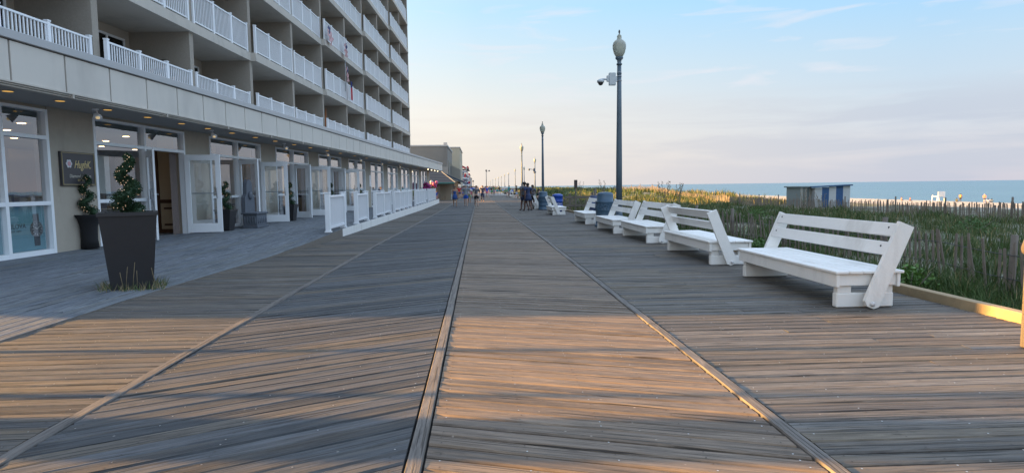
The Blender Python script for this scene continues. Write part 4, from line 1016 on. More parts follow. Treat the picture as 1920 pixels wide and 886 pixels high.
b = MB(); random.seed(8)
for i in range(420):
    a = random.uniform(0, 6.28); rr_ = 0.26*max(abs(cos(a)), abs(sin(a)))**-1+random.uniform(-0.0, 0.16); x, y = rr_*cos(a), rr_*sin(a); h = random.uniform(0.03, 0.16); lx, ly = random.uniform(-.1, .1), random.uniform(-.1, .1)
    b.add([(x-.005, y, 0), (x+.005, y, 0), (x+lx, y+ly, h)], [(0, 1, 2)], 0 if random.random() < 0.55 else 1)
for i in range(5):
    x = random.uniform(-.2, .3); y = -0.3; h = random.uniform(.25, .42); b.tube([(x, y, 0), (x+random.uniform(-.05, .05), y, h)], 0.003, 3, 1)
o = b.build('weeds', [mat('weed_green', (0.08, 0.12, 0.04), 0.8), mat('weed_straw', (0.26, 0.21, 0.12), 0.9)], None, (-4.97, 9.0, 0.01), radians(27)); tag(o, 'scruffy grass growing round the foot of the large planter', 'weeds', kind='stuff')
# small planter by the wall: waisted black cloth-covered pot
r = empty('planter', (-8.2, 13.35, 0.215), 0, 'small waisted black planter with a lit spiral topiary, against the stucco wall below the plaque', 'planter')
b = MB(); b.lathe([(0.17, 0), (0.15, 0.2), (0.16, 0.45), (0.21, 0.62), (0.27, 0.69), (0.27, 0.71), (0.2, 0.7)], 20); b.build('pot', BLACKF, r)
t_, l_ = topiary_mesh(0.85, 0.18, 2.4, 2400, 0.028); tt = t_.build('topiary', [leafm, leafm], r, (0, 0, 0.68)); l_.build('fairy_lights', BULB, tt)
proto = empty('planter', Bw(17.9, 8.55, 0.215), -BA, 'planter with lit topiary seen through the glass of the first swung-open door', 'planter', 'lit topiary planters beside the doors')
pot(0.30, 0.46, 0.62).build('pot', PLANTM, proto)
t_, l_ = topiary_mesh(0.85, 0.19, 2.3, 2000, 0.03); tt = t_.build('topiary', [leafm, leafm], proto, (0, 0, 0.58)); l_.build('fairy_lights', BULB, tt)
for s, lb in ((23.0, 'planter with lit topiary behind the second facing glass door'), (28.1, 'planter with lit topiary behind the third facing glass door'), (33.2, 'planter with lit topiary behind the fourth facing glass door')):
    c_ = copy_tree(proto); place(c_, Bw(s, 8.55, 0.215), -BA, lb)
# grey carved wall fountain by the doors
r = empty('garden_fountain', Bw(19.3, 8.3, 0.215), -BA+radians(0), 'dark grey carved stone fountain with tall arched back, beside the first open door', 'fountain')
b = MB(); b.bbox(-0.25, 0.25, -0.42, 0.42, 0, 0.06, 0.01); b.bbox(-0.22, 0.22, -0.38, 0.38, 0.06, 0.42, 0.01); b.bbox(-0.26, 0.26, -0.43, 0.43, 0.42, 0.48, 0.015); b.build('basin', TRUNKC, r)
b = MB()
for _q in (0,):
    for i in range(5):
        b.ell((0.22, -0.28+i*0.14, 0.24), (0.025, 0.05, 0.12), 0, 8, 5)
        b.ell((-0.16+i*0.08, -0.385, 0.24), (0.03, 0.025, 0.12), 0, 8, 5)
b.build('carved_relief', TRUNKC, r)
b = MB(); poly = [(-0.36, 0.48), (0.36, 0.48), (0.34, 0.95), (0.22, 1.05), (0.2, 1.3)]+[(0.2*cos(a*pi/8), 1.3+0.2*sin(a*pi/8)) for a in range(1, 8)]+[(-0.2, 1.3), (-0.22, 1.05), (-0.34, 0.95)]
n = len(poly); vs = [(x, p[0], p[1]) for x in (-0.26, -0.14) for p in poly]; b.add(vs, [tuple(range(n)), tuple(range(2*n-1, n-1, -1))]+[(i, (i+1) % n, (i+1) % n+n, i+n) for i in range(n)])
b.ell((-0.12, 0, 1.0), (0.06, 0.11, 0.13)); b.build('arched_back', TRUNKC, r)
# ------------------------------------------------------------------ people
def skin_mesh(name, pts, edges, rad, m, parent, sub=1, root=0):
    me = bpy.data.meshes.new(name); me.from_pydata([tuple(p) for p in pts], edges, [])
    o = bpy.data.objects.new(name, me); COL.objects.link(o)
    md = o.modifiers.new('skin', 'SKIN'); md.use_smooth_shade = True
    sv = me.skin_vertices[0].data
    for i, r_ in enumerate(rad): sv[i].radius = (r_, r_) if not isinstance(r_, tuple) else r_; sv[i].use_root = (i == root)
    if sub: ms = o.modifiers.new('sub', 'SUBSURF'); ms.levels = sub; ms.render_levels = sub
    dg = bpy.context.evaluated_depsgraph_get(); ev = bpy.data.meshes.new_from_object(o.evaluated_get(dg))
    bpy.data.objects.remove(o); bpy.data.meshes.remove(me)
    ev.materials.clear(); ev.materials.append(m); ev.name = name
    for p in ev.polygons: p.use_smooth = True
    q = bpy.data.objects.new(name, ev); COL.objects.link(q); q.parent = parent; return q
def cl(name, c, rough=0.85): return mat('cloth_'+name, c, rough, 0.12, 12)
SK = {'fair': mat('skin_fair', (0.52, 0.33, 0.25), 0.55, 0.05), 'tan': mat('skin_tan', (0.36, 0.21, 0.14), 0.55, 0.05), 'brown': mat('skin_brown', (0.15, 0.08, 0.055), 0.5, 0.05)}
HAIRM = {'dark': mat('hair_dark', (0.02, 0.014, 0.01), 0.6), 'brown': mat('hair_brown', (0.09, 0.05, 0.03), 0.6), 'blond': mat('hair_blond', (0.38, 0.27, 0.14), 0.6), 'grey': mat('hair_grey', (0.35, 0.34, 0.33), 0.6)}
SHOE = mat('shoe_dark', (0.03, 0.03, 0.035), 0.6)
def person(loc, rot, H, pose, skin, hair, top, bottom, label, bot='shorts', female=False, fingers=True, longhair=False, stride=1.0, sleeves=True, arms='down', shoes=True, sub=1, wide=1.0, cap=None):
    wide *= 1.12
    r = empty('person', loc, rot, label, 'person')
    J = {}; k = wide
    if pose in ('walk', 'stand'):
        s_ = 0.09*stride if pose == 'walk' else 0.008
        J.update(pel=(0, 0, .53), L_h=(.05, 0, .515), R_h=(-.05, 0, .515), L_k=(.053, -s_*0.85, .285), R_k=(-.053, s_*0.35-.01, .285), L_a=(.052, -s_*1.2, .045), R_a=(-.052, s_*1.35, .05+0.02*(pose == 'walk')), L_t=(.058, -s_*1.2-.075, .018), R_t=(-.058, s_*1.35-.065, .018), dy=0.0, up=0.0)
    else:
        J.update(pel=(0, 0, .27), L_h=(.055, -.01, .265), R_h=(-.055, -.01, .265), L_k=(.075, -.235, .275), R_k=(-.075, -.235, .275), L_a=(.075, -.24, .045), R_a=(-.075, -.22, .045), L_t=(.08, -.31, .018), R_t=(-.08, -.29, .018))
    bz = J['pel'][2]-.53
    def up(x, y, z): return (x, y, z+bz)
    lean = -0.03 if pose == 'sit' else -0.004
    J['sp'] = up(0, lean*0.3+.004, .62); J['ch'] = up(0, lean*0.8, .73); J['sh'] = up(0, lean, .80); J['nk'] = up(0, lean-.002, .842); J['hb'] = up(0, lean-.012, .885); J['hm'] = up(0, lean-.014, .925); J['ht'] = up(0, lean-.008, .965)
    for sd, sx in (('L', 1), ('R', -1)):
        sw = (0.05*stride*sx if pose == 'walk' else 0.0)
        J[sd+'_s'] = up(sx*.098*k, lean, .805); J[sd+'_e'] = up(sx*.125*k, lean+sw*.6+.012, .64)
        if arms == 'down': J[sd+'_w'] = up(sx*.128*k, lean+sw*1.3-.03, .495)
        elif arms == 'hold': J[sd+'_w'] = up(sx*.06, lean-.12, .64)
        elif arms == 'lap': J[sd+'_w'] = up(sx*.06, lean-.16, .585)
        elif arms == 'head': J[sd+'_e'] = up(sx*.15, lean-.05, .80); J[sd+'_w'] = up(sx*.08, lean-.06, .90)
        w_ = Vector(J[sd+'_w']); e_ = Vector(J[sd+'_e']); d = (w_-e_).normalized(); J[sd+'_p'] = tuple(w_+d*.03)
    names_ = ['pel', 'sp', 'ch', 'sh', 'nk', 'hb', 'hm', 'ht', 'L_h', 'L_k', 'L_a', 'L_t', 'R_h', 'R_k', 'R_a', 'R_t', 'L_s', 'L_e', 'L_w', 'L_p', 'R_s', 'R_e', 'R_w', 'R_p']
    ix = {n_: i for i, n_ in enumerate(names_)}
    wst = .052 if female else .062
    R = dict(pel=(.075*k, .055*k), sp=(wst*k, .048*k), ch=(.074*k, .052*k), sh=(.055, .04), nk=.028, hb=(.036, .042), hm=(.042, .052), ht=(.028, .034), L_h=.052*k, L_k=.031, L_a=.02, L_t=.017, L_s=.033*k, L_e=.023, L_w=.015, L_p=.017)
    for n_ in list(R):
        if n_.startswith('L_'): R['R_'+n_[2:]] = R[n_]
    E_ = [('pel', 'sp'), ('sp', 'ch'), ('ch', 'sh'), ('sh', 'nk'), ('nk', 'hb'), ('hb', 'hm'), ('hm', 'ht'), ('pel', 'L_h'), ('L_h', 'L_k'), ('L_k', 'L_a'), ('L_a', 'L_t'), ('pel', 'R_h'), ('R_h', 'R_k'), ('R_k', 'R_a'), ('R_a', 'R_t'), ('sh', 'L_s'), ('L_s', 'L_e'), ('L_e', 'L_w'), ('L_w', 'L_p'), ('sh', 'R_s'), ('R_s', 'R_e'), ('R_e', 'R_w'), ('R_w', 'R_p')]
    pts = [Vector(J[n_])*H for n_ in names_]; rad = [(R[n_] if isinstance(R[n_], tuple) else (R[n_],)*2) for n_ in names_]; rad = [(a*H, b_*H) for a, b_ in rad]
    ed = [(ix[a], ix[b_]) for a, b_ in E_]
    if fingers:
        for sd, sx in (('L', 1), ('R', -1)):
            p = Vector(J[sd+'_p']); d = (p-Vector(J[sd+'_w'])).normalized()
            for j, ln in enumerate((.034, .040, .038, .030)):
                o_ = Vector((0, (j-1.5)*.0105, 0)); i0 = len(pts)
                pts.append((p+d*.012+o_)*H); rad.append((.0048*H,)*2); pts.append((p+d*(.012+ln)+o_+Vector((-sx*.006, 0, 0)))*H); rad.append((.0038*H,)*2)
                ed += [(ix[sd+'_p'], i0), (i0, i0+1)]
            i0 = len(pts); pts.append((p+d*.006+Vector((-sx*.008, -.024, 0)))*H); rad.append((.005*H,)*2); pts.append((p+d*.024+Vector((-sx*.012, -.03, 0)))*H); rad.append((.004*H,)*2)
            ed += [(ix[sd+'_w'], i0), (i0, i0+1)]
    body = skin_mesh('body', pts, ed, rad, SK[skin], r, sub)
    hm = Vector(J['hm'])*H
    f = MB(); f.ell(hm+Vector((0, -.054, -.008))*H, (.006*H, .010*H, .013*H), 0, 6, 4)      # nose
    for sx in (-1, 1):
        f.ell(hm+Vector((sx*.0165, -.049, .004))*H, (.006*H, .004*H, .004*H), 1, 6, 4); f.ell(hm+Vector((sx*.043, .0, -.004))*H, (.005*H, .010*H, .015*H), 0, 6, 4)
    f.ell(hm+Vector((0, -.048, -.027))*H, (.013*H, .005*H, .004*H), 2, 6, 4); f.build('face_features', [SK[skin], DARKM, mat('lip', (0.25, 0.09, 0.08), 0.5)], r)
    hb_ = MB(); hb_.ell(hm+Vector((0, .009, .022))*H, (.049*H, .056*H, .044*H), 0, 12, 8); hb_.ell(hm+Vector((0, .024, -.005))*H, (.046*H, .036*H, .045*H), 0, 10, 6)
    if longhair: hb_.ell(hm+Vector((0, .032, -.055))*H, (.042*H, .026*H, .075*H), 0, 10, 6)
    hb_.build('hair', HAIRM[hair], r)
    if cap:
        c_ = MB(); c_.ell(hm+Vector((0, .002, .03))*H, (.053*H, .061*H, .044*H), 0, 12, 8); c_.ell(hm+Vector((0, -.06, .022))*H, (.036*H, .042*H, .006*H), 0, 10, 5); c_.build('hat', cap, r)
    g = .009
    def sub_skin(nm, ns, es, rr, m): return skin_mesh(nm, [Vector(p)*H for p in ns], es, [((a[0]+g)*H, (a[1]+g)*H) if isinstance(a, tuple) else ((a+g)*H,)*2 for a in rr], m, r, sub)
    lerp = lambda a, b_, t: tuple(Vector(J[a]).lerp(Vector(J[b_]), t))
    ns = [J['sp'], lerp('pel', 'sp', .25), J['ch'], J['sh']]; es = [(0, 1), (0, 2), (2, 3)]; rr = [R['sp'], (R['pel'][0]*.96, R['pel'][1]*.96), R['ch'], (.05, .038)]
    if sleeves:
        for sd in 'LR':
            i = len(ns); ns += [J[sd+'_s'], lerp(sd+'_s', sd+'_e', .62)]; rr += [.034*k, .028*k]; es += [(3, i), (i, i+1)]
    sub_skin('dress_top' if bot == 'dress' else 'shirt', ns, es, rr, top)
    if bot == 'dress' or bot == 'skirt':
        b = MB(); z0, z1 = (.36 if bot == 'dress' else .38)+bz, .60+bz
        b.lathe([(.105*H*k, z0*H), (.095*H*k, (z0+.1)*H), (.082*H*k, .53*H+bz*H), (.062*H*k, z1*H)], 16, (0, J['pel'][1]*H, 0)); q = b.build(bot, bottom, r)
    else:
        t = {'shorts': .80, 'trousers': None, 'briefs': .3}[bot]
        ns = [J['pel'], lerp('pel', 'sp', .5)]; es = [(0, 1)]; rr = [(R['pel'][0]*.98, R['pel'][1]), (R['sp'][0]*.95, R['sp'][1])]
        for sd in 'LR':
            i = len(ns)
            if t: ns += [J[sd+'_h'], lerp(sd+'_h', sd+'_k', t)]; rr += [R['L_h'], .040]; es += [(0, i), (i, i+1)]
            else: ns += [J[sd+'_h'], J[sd+'_k'], lerp(sd+'_k', sd+'_a', .92)]; rr += [R['L_h'], .034, .026]; es += [(0, i), (i, i+1), (i+1, i+2)]
        sub_skin('trousers' if not t else 'shorts', ns, es, rr, bottom)
    if shoes:
        b = MB()
        for sd in 'LR':
            a_, t2 = Vector(J[sd+'_a'])*H, Vector(J[sd+'_t'])*H; c_ = a_.lerp(t2, .5); b.ell((c_.x, c_.y, max(.016*H, c_.z-.01*H)), (.024*H, .062*H, .017*H), 0, 8, 5)
        b.build('shoes', SHOE, r)
    r.scale = (1.16, 1.16, 1.0)
    return r
SB = lambda n, c_: cl(n, c_)
navy, royal, grey, black, white, blue, teal, red, green, pink, charc = [cl(n, c) for n, c in (('navy', (.025, .04, .10)), ('royal', (.015, .09, .45)), ('grey', (.22, .25, .28)), ('black', (.012, .012, .014)), ('white', (.7, .7, .72)), ('dress_blue', (.025, .07, .24)), ('teal', (.02, .25, .30)), ('red', (.45, .03, .03)), ('green', (.08, .25, .12)), ('pink', (.6, .12, .22)), ('charcoal', (.10, .11, .135)))]
def atp(px, Y):    # ground point straight ahead along the walk for a picture column at depth Y (lateral from vanishing point)
    return ((px-897)/1150*Y*1.0, Y)
def gl(px, Y, dx=0): x, y = atp(px, Y); return (x+dx, y, dz(Y)+0.004)
random.seed(12)
w1 = person(gl(853, 50.5), 0.1, 1.68, 'walk', 'tan', 'dark', blue, blue, 'woman in a short blue dress walking towards the camera, leftmost of the front three', 'dress', True, sleeves=False)
tb = MB(); tb.bbox(-0.04, 0.04, -0.2, 0.2, 0, 0.42, 0.02); tb.tube([(0, -0.12, 0.4), (0, 0, 0.78), (0, 0.12, 0.4)], 0.012, 5)
tag(tb.build('tote_bag', cl('pale_tote', (.45, .5, .5)), None, (gl(853, 50.5)[0]-0.27, 50.4, dz(50)+0.60)), 'pale tote bag hanging from the shoulder of the woman in the blue dress', 'bag')
person(gl(873.5, 50.3), -0.05, 1.80, 'walk', 'fair', 'grey', grey, royal, 'man in grey T-shirt and bright blue shorts, middle of the front three walkers', wide=1.12)
person(gl(893, 50.0), 0.05, 1.72, 'walk', 'fair', 'brown', charc, black, 'person in dark patterned top and black shorts, right-hand one of the front three walkers', female=True, longhair=True, stride=1.2)
person(gl(880, 60), 0.0, 1.65, 'walk', 'tan', 'brown', white, green, 'person in white top and green shorts just behind the man in bright blue shorts', female=True)
person(gl(904.5, 66), 0, 1.75, 'walk', 'fair', 'brown', navy, navy, 'person in dark blue with raised arms behind the front three walkers', 'trousers', arms='head')
person(gl(983.5, 39.0), -2.6, 1.86, 'walk', 'brown', 'dark', charc, navy, 'large man in grey shirt and navy shorts strolling past the benches on the right', wide=1.22, stride=1.1)
person(gl(989.5, 38.6), -2.5, 1.78, 'walk', 'brown', 'dark', navy, navy, 'woman in dark dress strolling beside the large man in grey', 'dress', True, wide=1.05)
person(gl(998.5, 43.4), -0.6, 1.70, 'stand', 'brown', 'dark', charc, black, 'person with bushy dark hair standing behind the strolling pair', longhair=True, arms='hold')
person((4.12, 42.6, dz(42)+0.13), 1.2, 1.72, 'sit', 'fair', 'dark', black, black, 'young person in black sitting sideways on the bench behind the strolling pair', arms='lap')
# crowd prototypes, then copies with other clothes
protos = [person((0, -500, 0), 0, 1.72, 'walk', 'fair', 'brown', white, navy, '', fingers=False, sub=1), person((2, -500, 0), 0, 1.66, 'walk', 'tan', 'dark', red, black, '', 'dress', True, fingers=False), person((4, -500, 0), 0, 1.75, 'stand', 'brown', 'dark', grey, royal, '', fingers=False), person((6, -500, 0), 0, 1.3, 'walk', 'fair', 'blond', pink, teal, '', fingers=False), person((8, -500, 0), 0, 1.7, 'sit', 'fair', 'grey', white, black, '', arms='lap', fingers=False)]
cloths = {'white': white, 'navy': navy, 'teal': teal, 'red': red, 'grey': grey, 'black': black, 'pale blue': cl('pale_blue', (.25, .4, .6)), 'green': green, 'pink': pink, 'yellow': cl('yellow', (.55, .45, .12)), 'royal blue': royal, 'lilac': cl('lilac', (.35, .25, .5))}
cn = list(cloths); usedp = set(); first_used = set()
def crowd(pi_, x, y, rot, where, sc=1.0):
    for _ in range(60):
        a, b_ = random.choice(cn), random.choice(cn)
        if (a, b_, where) not in usedp and a != b_: break
    usedp.add((a, b_, where)); p0 = protos[pi_]
    if pi_ in first_used: c_ = copy_tree(p0)
    else: c_ = p0; first_used.add(pi_)
    word = 'seated' if pi_ == 4 else 'child' if pi_ == 3 else ('dress-wearing' if pi_ == 1 else 'distant')
    place(c_, (x, y, dz(y)+(0.13 if pi_ == 4 else 0.004)), rot, '%s person in %s top and %s bottoms, %s' % (word, a, b_, where), 'people in the boardwalk crowd')
    c_.scale = (1.2, 1.2, sc)
    for ch in c_.children:
        t = None
        if ch.name.startswith(('shirt', 'dress_top')): t = cloths[a]
        elif ch.name.startswith(('shorts', 'dress', 'skirt', 'trousers')): t = cloths[b_]
        if t and ch.material_slots: ch.material_slots[0].link = 'OBJECT'; ch.material_slots[0].material = t
for px_, Y, k in ((913, 92, 0), (918, 110, 0), (922, 106, 1), (926, 112, 2), (910, 120, 2), (932, 122, 1), (936, 118, 0), (929, 135, 0)):
    crowd(k, atp(px_, Y)[0], Y, random.uniform(-0.5, 0.5), 'right of the front walkers')
for px_, Y, k in ((861, 86, 0), (866, 92, 1), (870, 97, 0), (884, 84, 2), (887, 98, 0), (863, 104, 3), (878, 108, 1), (890, 115, 0), (868, 120, 2)):
    crowd(k, atp(px_, Y)[0], Y, random.uniform(-0.6, 0.6), 'behind the front walkers')
for i in range(34):
    Y = random.uniform(120, 250); x = random.uniform(-4.5, 7.5); crowd(random.choice([0, 1, 2, 0, 3]), x, Y, random.uniform(0, 6.28), 'in the farthest crowd')
for px_, Y, k in ((947, 93, 4), (951, 96, 4), (954, 92, 2), (958, 84, 4), (961, 86, 4), (964, 83, 4), (949, 104, 4), (942, 118, 4), (968, 78, 0)):
    crowd(k, atp(px_, Y)[0], Y, random.uniform(0.8, 2.2), 'among the resting group')
for i, (x, y, lb) in enumerate(((4.9, 86, 'pale bench carrying the resting group beyond the sunlit strip'), (4.9, 95, 'second pale bench among the resting group'), (5.2, 66, 'white bench end glowing in the strip of sunlight'), (5.4, 108, 'white bench farthest beyond the resting group'))):
    c_ = copy_tree(bench0); place(c_, (x, y, dz(y)), 0 if i % 2 else pi, lb)
# hotel people
person(Bw(19.75, 11.2, FZ[0]+0.01), radians(50), 1.78, 'sit', 'fair', 'grey', black, black, 'man in dark clothes and brown hat sitting on the low balcony behind the railing', arms='lap', cap=mat('olive_hat', (0.06, 0.05, 0.035), 0.8))
person(Bw(18.6, 11.0, 0.21), radians(25), 1.76, 'stand', 'tan', 'dark', cl('dark_green_tee', (.03, .06, .06)), charc, 'man in dark T-shirt standing inside the first open doorway', arms='hold')
st = empty('stool', Bw(17.7, 10.5, 0.205), -BA, 'wooden bar chair just inside the first open doorway', 'stool')
for x in (-.17, .17):
    for y in (-.17, .17): b = MB(); b.bar((x*1.15, y*1.15, 0), (x*.9, y*.9, 0.72), 0.035, 0.035); b.build('leg', mat('oak_chair', (0.30, 0.17, 0.08), 0.5), st)
b = MB(); b.bbox(-.2, .2, -.2, .2, 0.72, 0.77, 0.01); b.build('seat', mat('oak_chair', (0.30, 0.17, 0.08)), st)
b = MB()
for i in range(5): b.box(-.2+.09*i, -.17+.09*i, .17, .2, .77, 1.1)
b.box(-.2, .2, .17, .2, 1.1, 1.16); b.build('backrest', mat('oak_chair', (0.30, 0.17, 0.08)), st)
# beach people
bp = [((104.0, 124, 1.80), 'stand', 'fair', 'grey', cl('coral', (.62, .2, .12)), navy, 'man in coral shirt and dark shorts standing on the sand, right of the lifeguard stand', False), ((106.2, 124, 1.7), 'sit', 'fair', 'dark', white, black, 'person in white sitting beside the standing man on the sand', True), ((107.9, 124.5, 1.7), 'sit', 'tan', 'dark', cl('cream_top', (.6, .5, .35)), black, 'rightmost person sitting on the sand in a cream top', True),
      ((101.2-.8, 125, 1.75), 'stand', 'tan', 'dark', cl('orange_top', (.6, .3, .08)), black, 'person in orange top standing wide on the sand between chair and couple', False), ((98.9, 122, 1.6), 'sit', 'tan', 'dark', cl('yellow_top', (.6, .4, .12)), black, 'crouching person in yellow just left of the orange-topped one', False)]
def bz_(x): return terr(min(x, 115), 50)
def bpos(px, Y):   # real lateral position for a picture column at depth Y
    return (px-897)/1150*Y/(1-(0)*0)
for (px, Y, H), pose, sk, hr, tp, bt, lb, s_ in [((1794.5, 123, 1.85),)+bp[0][1:], ((1803, 123, 1.7),)+bp[1][1:], ((1812.5, 123, 1.7),)+bp[2][1:], ((1801-0, 123, 1.8),)+bp[3][1:], ((1793.5, 122, 1.6),)+bp[4][1:]]:
    pass
def latx(px, Y):
    # solve lateral X for picture column px at depth Y, height about -2
    f = (px-960)/1150; CR, CU, CF = AX
    a = CR.x-f*CF.x; bq = -(CR.y-f*CF.y)*Y-(CR.z-f*CF.z)*(-3.4)
    return bq/a
for px, (dat, pose, sk, hr, tp, bt, lb, s_) in zip((1846-0, 1853, 1860, 1801, 1794), bp):
    X = latx(px, 123); z = bz_(X)
    person((X, 123, z+(-0.35 if pose == 'sit' else 0)), 2.0 if not s_ else 2.6, dat[2], pose, sk, hr, tp, bt, lb, arms='lap' if pose == 'sit' else 'down', fingers=False)
for px, lb in ((1706, 'head and shoulders of a sunbather low on the sand left of the lifeguard stand'), (1690, 'farther sunbather low on the sand left of the lifeguard stand'), (1330, 'sunbather on the lit sand far beyond the fourth bench')):
    X = latx(px, 123); person((X, 123, bz_(X)-0.4), 1.2, 1.6, 'sit', 'fair', 'brown', cl('coral', (.62, .2, .12)), black, lb, arms='lap', fingers=False)
# ------------------------------------------------------------------ flags, furniture on the balconies
def flag_mesh(w, h, fold=0.03, nx_=14):
    b = MB(); ny = 13; vs = []
    for j in range(ny+1):
        for i in range(nx_+1): x = w*i/nx_; vs.append((x, fold*sin(i*1.3+j*0.3), -h*j/ny))
    fs = []; 
    for j in range(ny):
        for i in range(nx_):
            mi = 2 if (i < nx_*0.4 and j < 7) else (0 if j % 2 == 0 else 1)
            b.f.append((j*(nx_+1)+i, j*(nx_+1)+i+1, (j+1)*(nx_+1)+i+1, (j+1)*(nx_+1)+i)); b.mi.append(mi); b.sm.append(True)
    b.v = vs
    for j in range(5):
        for i in range(5):
            x = w*0.4*(i+.5+.25*(j % 2))/5.5; z = -h*7/13*(j+.6)/5.4
            for yo in (-0.012, 0.012): b.ell((x, fold*sin(x/w*nx_*1.3+(-z/h*ny)*0.3)+yo, z), (w*.013, 0.004, w*.013), 1, 5, 3)
    return b
FR_, FW_, FB_ = cl('flag_red', (.42, .02, .04)), cl('flag_white', (.65, .65, .65)), cl('flag_blue', (.015, .025, .13))
def flag(loc, rot, w, h, label):
    o = flag_mesh(w, h).build('flag', [FR_, FW_, FB_]); o.location = loc; o.rotation_euler = rot; return tag(o, label, 'flag', 'striped flags on the hotel balconies')
flag(Bw(35.1, TD-0.36, 10.55), (0, radians(42), pi/2-BA), 1.0, 0.6, 'small red, white and blue flag slung over the left end of an upper balcony rail')
flag(Bw(38.75, TD-0.34, 10.35), (0, radians(82), pi/2-BA), 0.85, 0.55, 'small red, white and blue flag hanging near the partition on the upper balcony')
o = flag(Bw(38.95, TD-0.3, 9.0), (0, radians(78), pi/2-BA), 0.95, 0.4, 'larger furled striped flag rising on a staff from the middle balcony rail')
b = MB(); b.tube([(0, 0, 0), (0.05, 0, 1.9)], 0.02, 6); tag(b.build('flag_staff', GREYM, None, Bw(38.6, TD-0.2, 7.4)), 'slim staff fixed to the middle balcony rail carrying the furled flag', 'flag staff')
b = MB()
for mi, (z0, z1) in enumerate(((0, .75), (.75, 1.15))):
    vs = []; 
    for z in (z0, z1):
        for i in range(9): vs.append((0.03*sin(i*1.6), 0.045*i-.18, z))
    b.add(vs, [(i, i+1, i+10, i+9) for i in range(8)], mi, True)
tag(b.build('towel', [FR_, FB_], None, Bw(39.45, TD-0.36, 6.98), -BA), 'red and blue towel hanging over the middle balcony rail', 'towel')
def deck_chair(loc, rot, label, m):
    r = empty('balcony_chair', loc, rot, label, 'chair', 'chairs on the hotel balconies')
    b = MB(); b.bbox(-.25, .25, -.25, .25, .4, .44, .01); b.build('seat', m, r)
    b = MB(); b.box(-.25, .25, .22, .26, .46, 1.0); b.build('backrest', m, r)
    for x in (-.23, .23):
        for y in (-.23, .23): b = MB(); b.box(x-.015, x+.015, y-.015, y+.015, 0, .4); b.build('leg', m, r)
    return r
for (s, lv, lb, m) in ((19.75, 0, 'wooden chair the man in the hat is sitting on', mat('tan_wood', (.30, .16, .07), .6)), (12.6, 0, 'blue chair behind the rail at the far left of the low balcony', cl('chair_blue', (.03, .10, .30))), (14.4, 0, 'second blue chair on the leftmost low balcony', cl('chair_blue', (.03, .1, .3))), (29.4, 0, 'dark chair on the low balcony two bays right of the man in the hat', black), (33.2, 1, 'grey chair behind the second-floor rail, left of the flags', grey), (42.5, 1, 'white chair behind the second-floor rail, right of the flags', white), (24.2, 2, 'dark chair high on the third balcony row', black), (22.4, 0, 'dark chair behind the low balcony rail right of the man in the hat', black), (22.6, 1, 'dark chair behind the second-floor balcony rail', black), (25.9+.6, 1, 'dark chair beside the stepped end of the second-floor balcony', black)):
    deck_chair(Bw(s, TD+(0.45 if s == 19.75 else 0.8), FZ[lv]+0.005), radians(50) if s == 19.75 else 1.9, lb, m)
b = MB(); b.tube([(0, 0, 0), (0, 0, 0.5)], 0.02, 6, 1); b.tube([(0, 0, 0.5), (0.03, 0, 1.2), (0.1, 0.05, 1.95)], [0.05, 0.11, 0.03], 8, 0)
tag(b.build('closed_parasol', [mat('terracotta_cloth', (0.35, 0.13, 0.05), 0.8), WEATH], None, Bw(37.2, TD+0.75, FZ[0]+0.01)), 'closed terracotta parasol leaning on the low balcony near the flags', 'parasol')
# ------------------------------------------------------------------ buildings beyond the hotel
BLK = mat('grey_render', (0.24, 0.225, 0.20), 0.95, 0.12, 0.6, 0.2, 8, stain=(0.15, 0.14, 0.13, 0.7))
r = empty('block_building', (-14, 107, -0.3), 0, 'plain grey rendered building with flat parapet beyond the hotel', 'building')
b = MB(); b.box(-10, 8.7, 0, 20, 0, 8.7); b.build('wall', BLK, r)
b = MB(); b.box(-10.1, 8.85, -0.1, 20.1, 8.7, 8.95); b.build('parapet', mat('pale_coping', (0.45, 0.44, 0.42), 0.8), r)
b = MB(); b.box(8.1, 8.7, 0.5, 1.2, 8.95, 9.4); b.build('vent', mat('pale_coping', (0.45, 0.44, 0.42)), r)
for y in (3.5, 10, 15): b = MB(); b.box(8.69, 8.74, y, y+2.0, 3.6, 6.4); b.build('window', GLASS_D, r)
b = MB(); b.box(3.3, 8.8, -0.25, 0.0, 0, 5.2); b.build('lower_wall', mat('pale_stucco_low', (0.30, 0.285, 0.26), 0.9, 0.1, 1), r)
r = empty('shingled_kiosk', (-6, 73.5, -0.24), 0, 'small kiosk with brown shingled roof edged in warm festoon lights', 'kiosk')
b = MB(); b.box(-3, 2.9, 2.2, 7, 0, 2.2, 0); b.build('wall', mat('kiosk_cream', (0.36, 0.31, 0.24), 0.9, 0.1, 2), r)
for x in (1.2, 2.9): b = MB(); b.box(x, x+0.25, 0.2, 0.45, 0, 2.2); b.build('post', mat('kiosk_brown', (0.17, 0.14, 0.11), 0.8), r)
b = MB(); b.add([(-3.3, -0.2, 2.2), (3.2, -0.2, 2.2), (3.2, 7.2, 2.2), (-3.3, 7.2, 2.2), (-3.3, 3.2, 3.9), (1.0, 3.2, 3.9)], [(0, 1, 5, 4), (1, 2, 5), (2, 3, 4, 5), (0, 4, 3), (3, 2, 1, 0)])
roofm = NB('brown_shingles'); tw = roofm.n.new('ShaderNodeTexWave'); tw.bands_direction = 'Z'; tw.inputs['Scale'].default_value = 1.6; roofm.l.new(roofm.tc.outputs['Object'], tw.inputs[0])
roofm.put(roofm.mix(roofm.ramp(tw.outputs[1], [(0.2, 0.0), (0.5, 1.0)]), (0.035, 0.03, 0.03), (0.12, 0.10, 0.09)), roofm.b.inputs['Base Color']); roofm.b.inputs['Roughness'].default_value = 0.9
rf = b.build('roof', roofm.m, r)
b = MB()
for i in range(24): t = i/23; b.ell((-3.3+0+4.3*1.0+2.2*t, 3.2-3.4*t+0.0, 3.95-1.7*t), (0.035, 0.035, 0.035), 0, 6, 4)
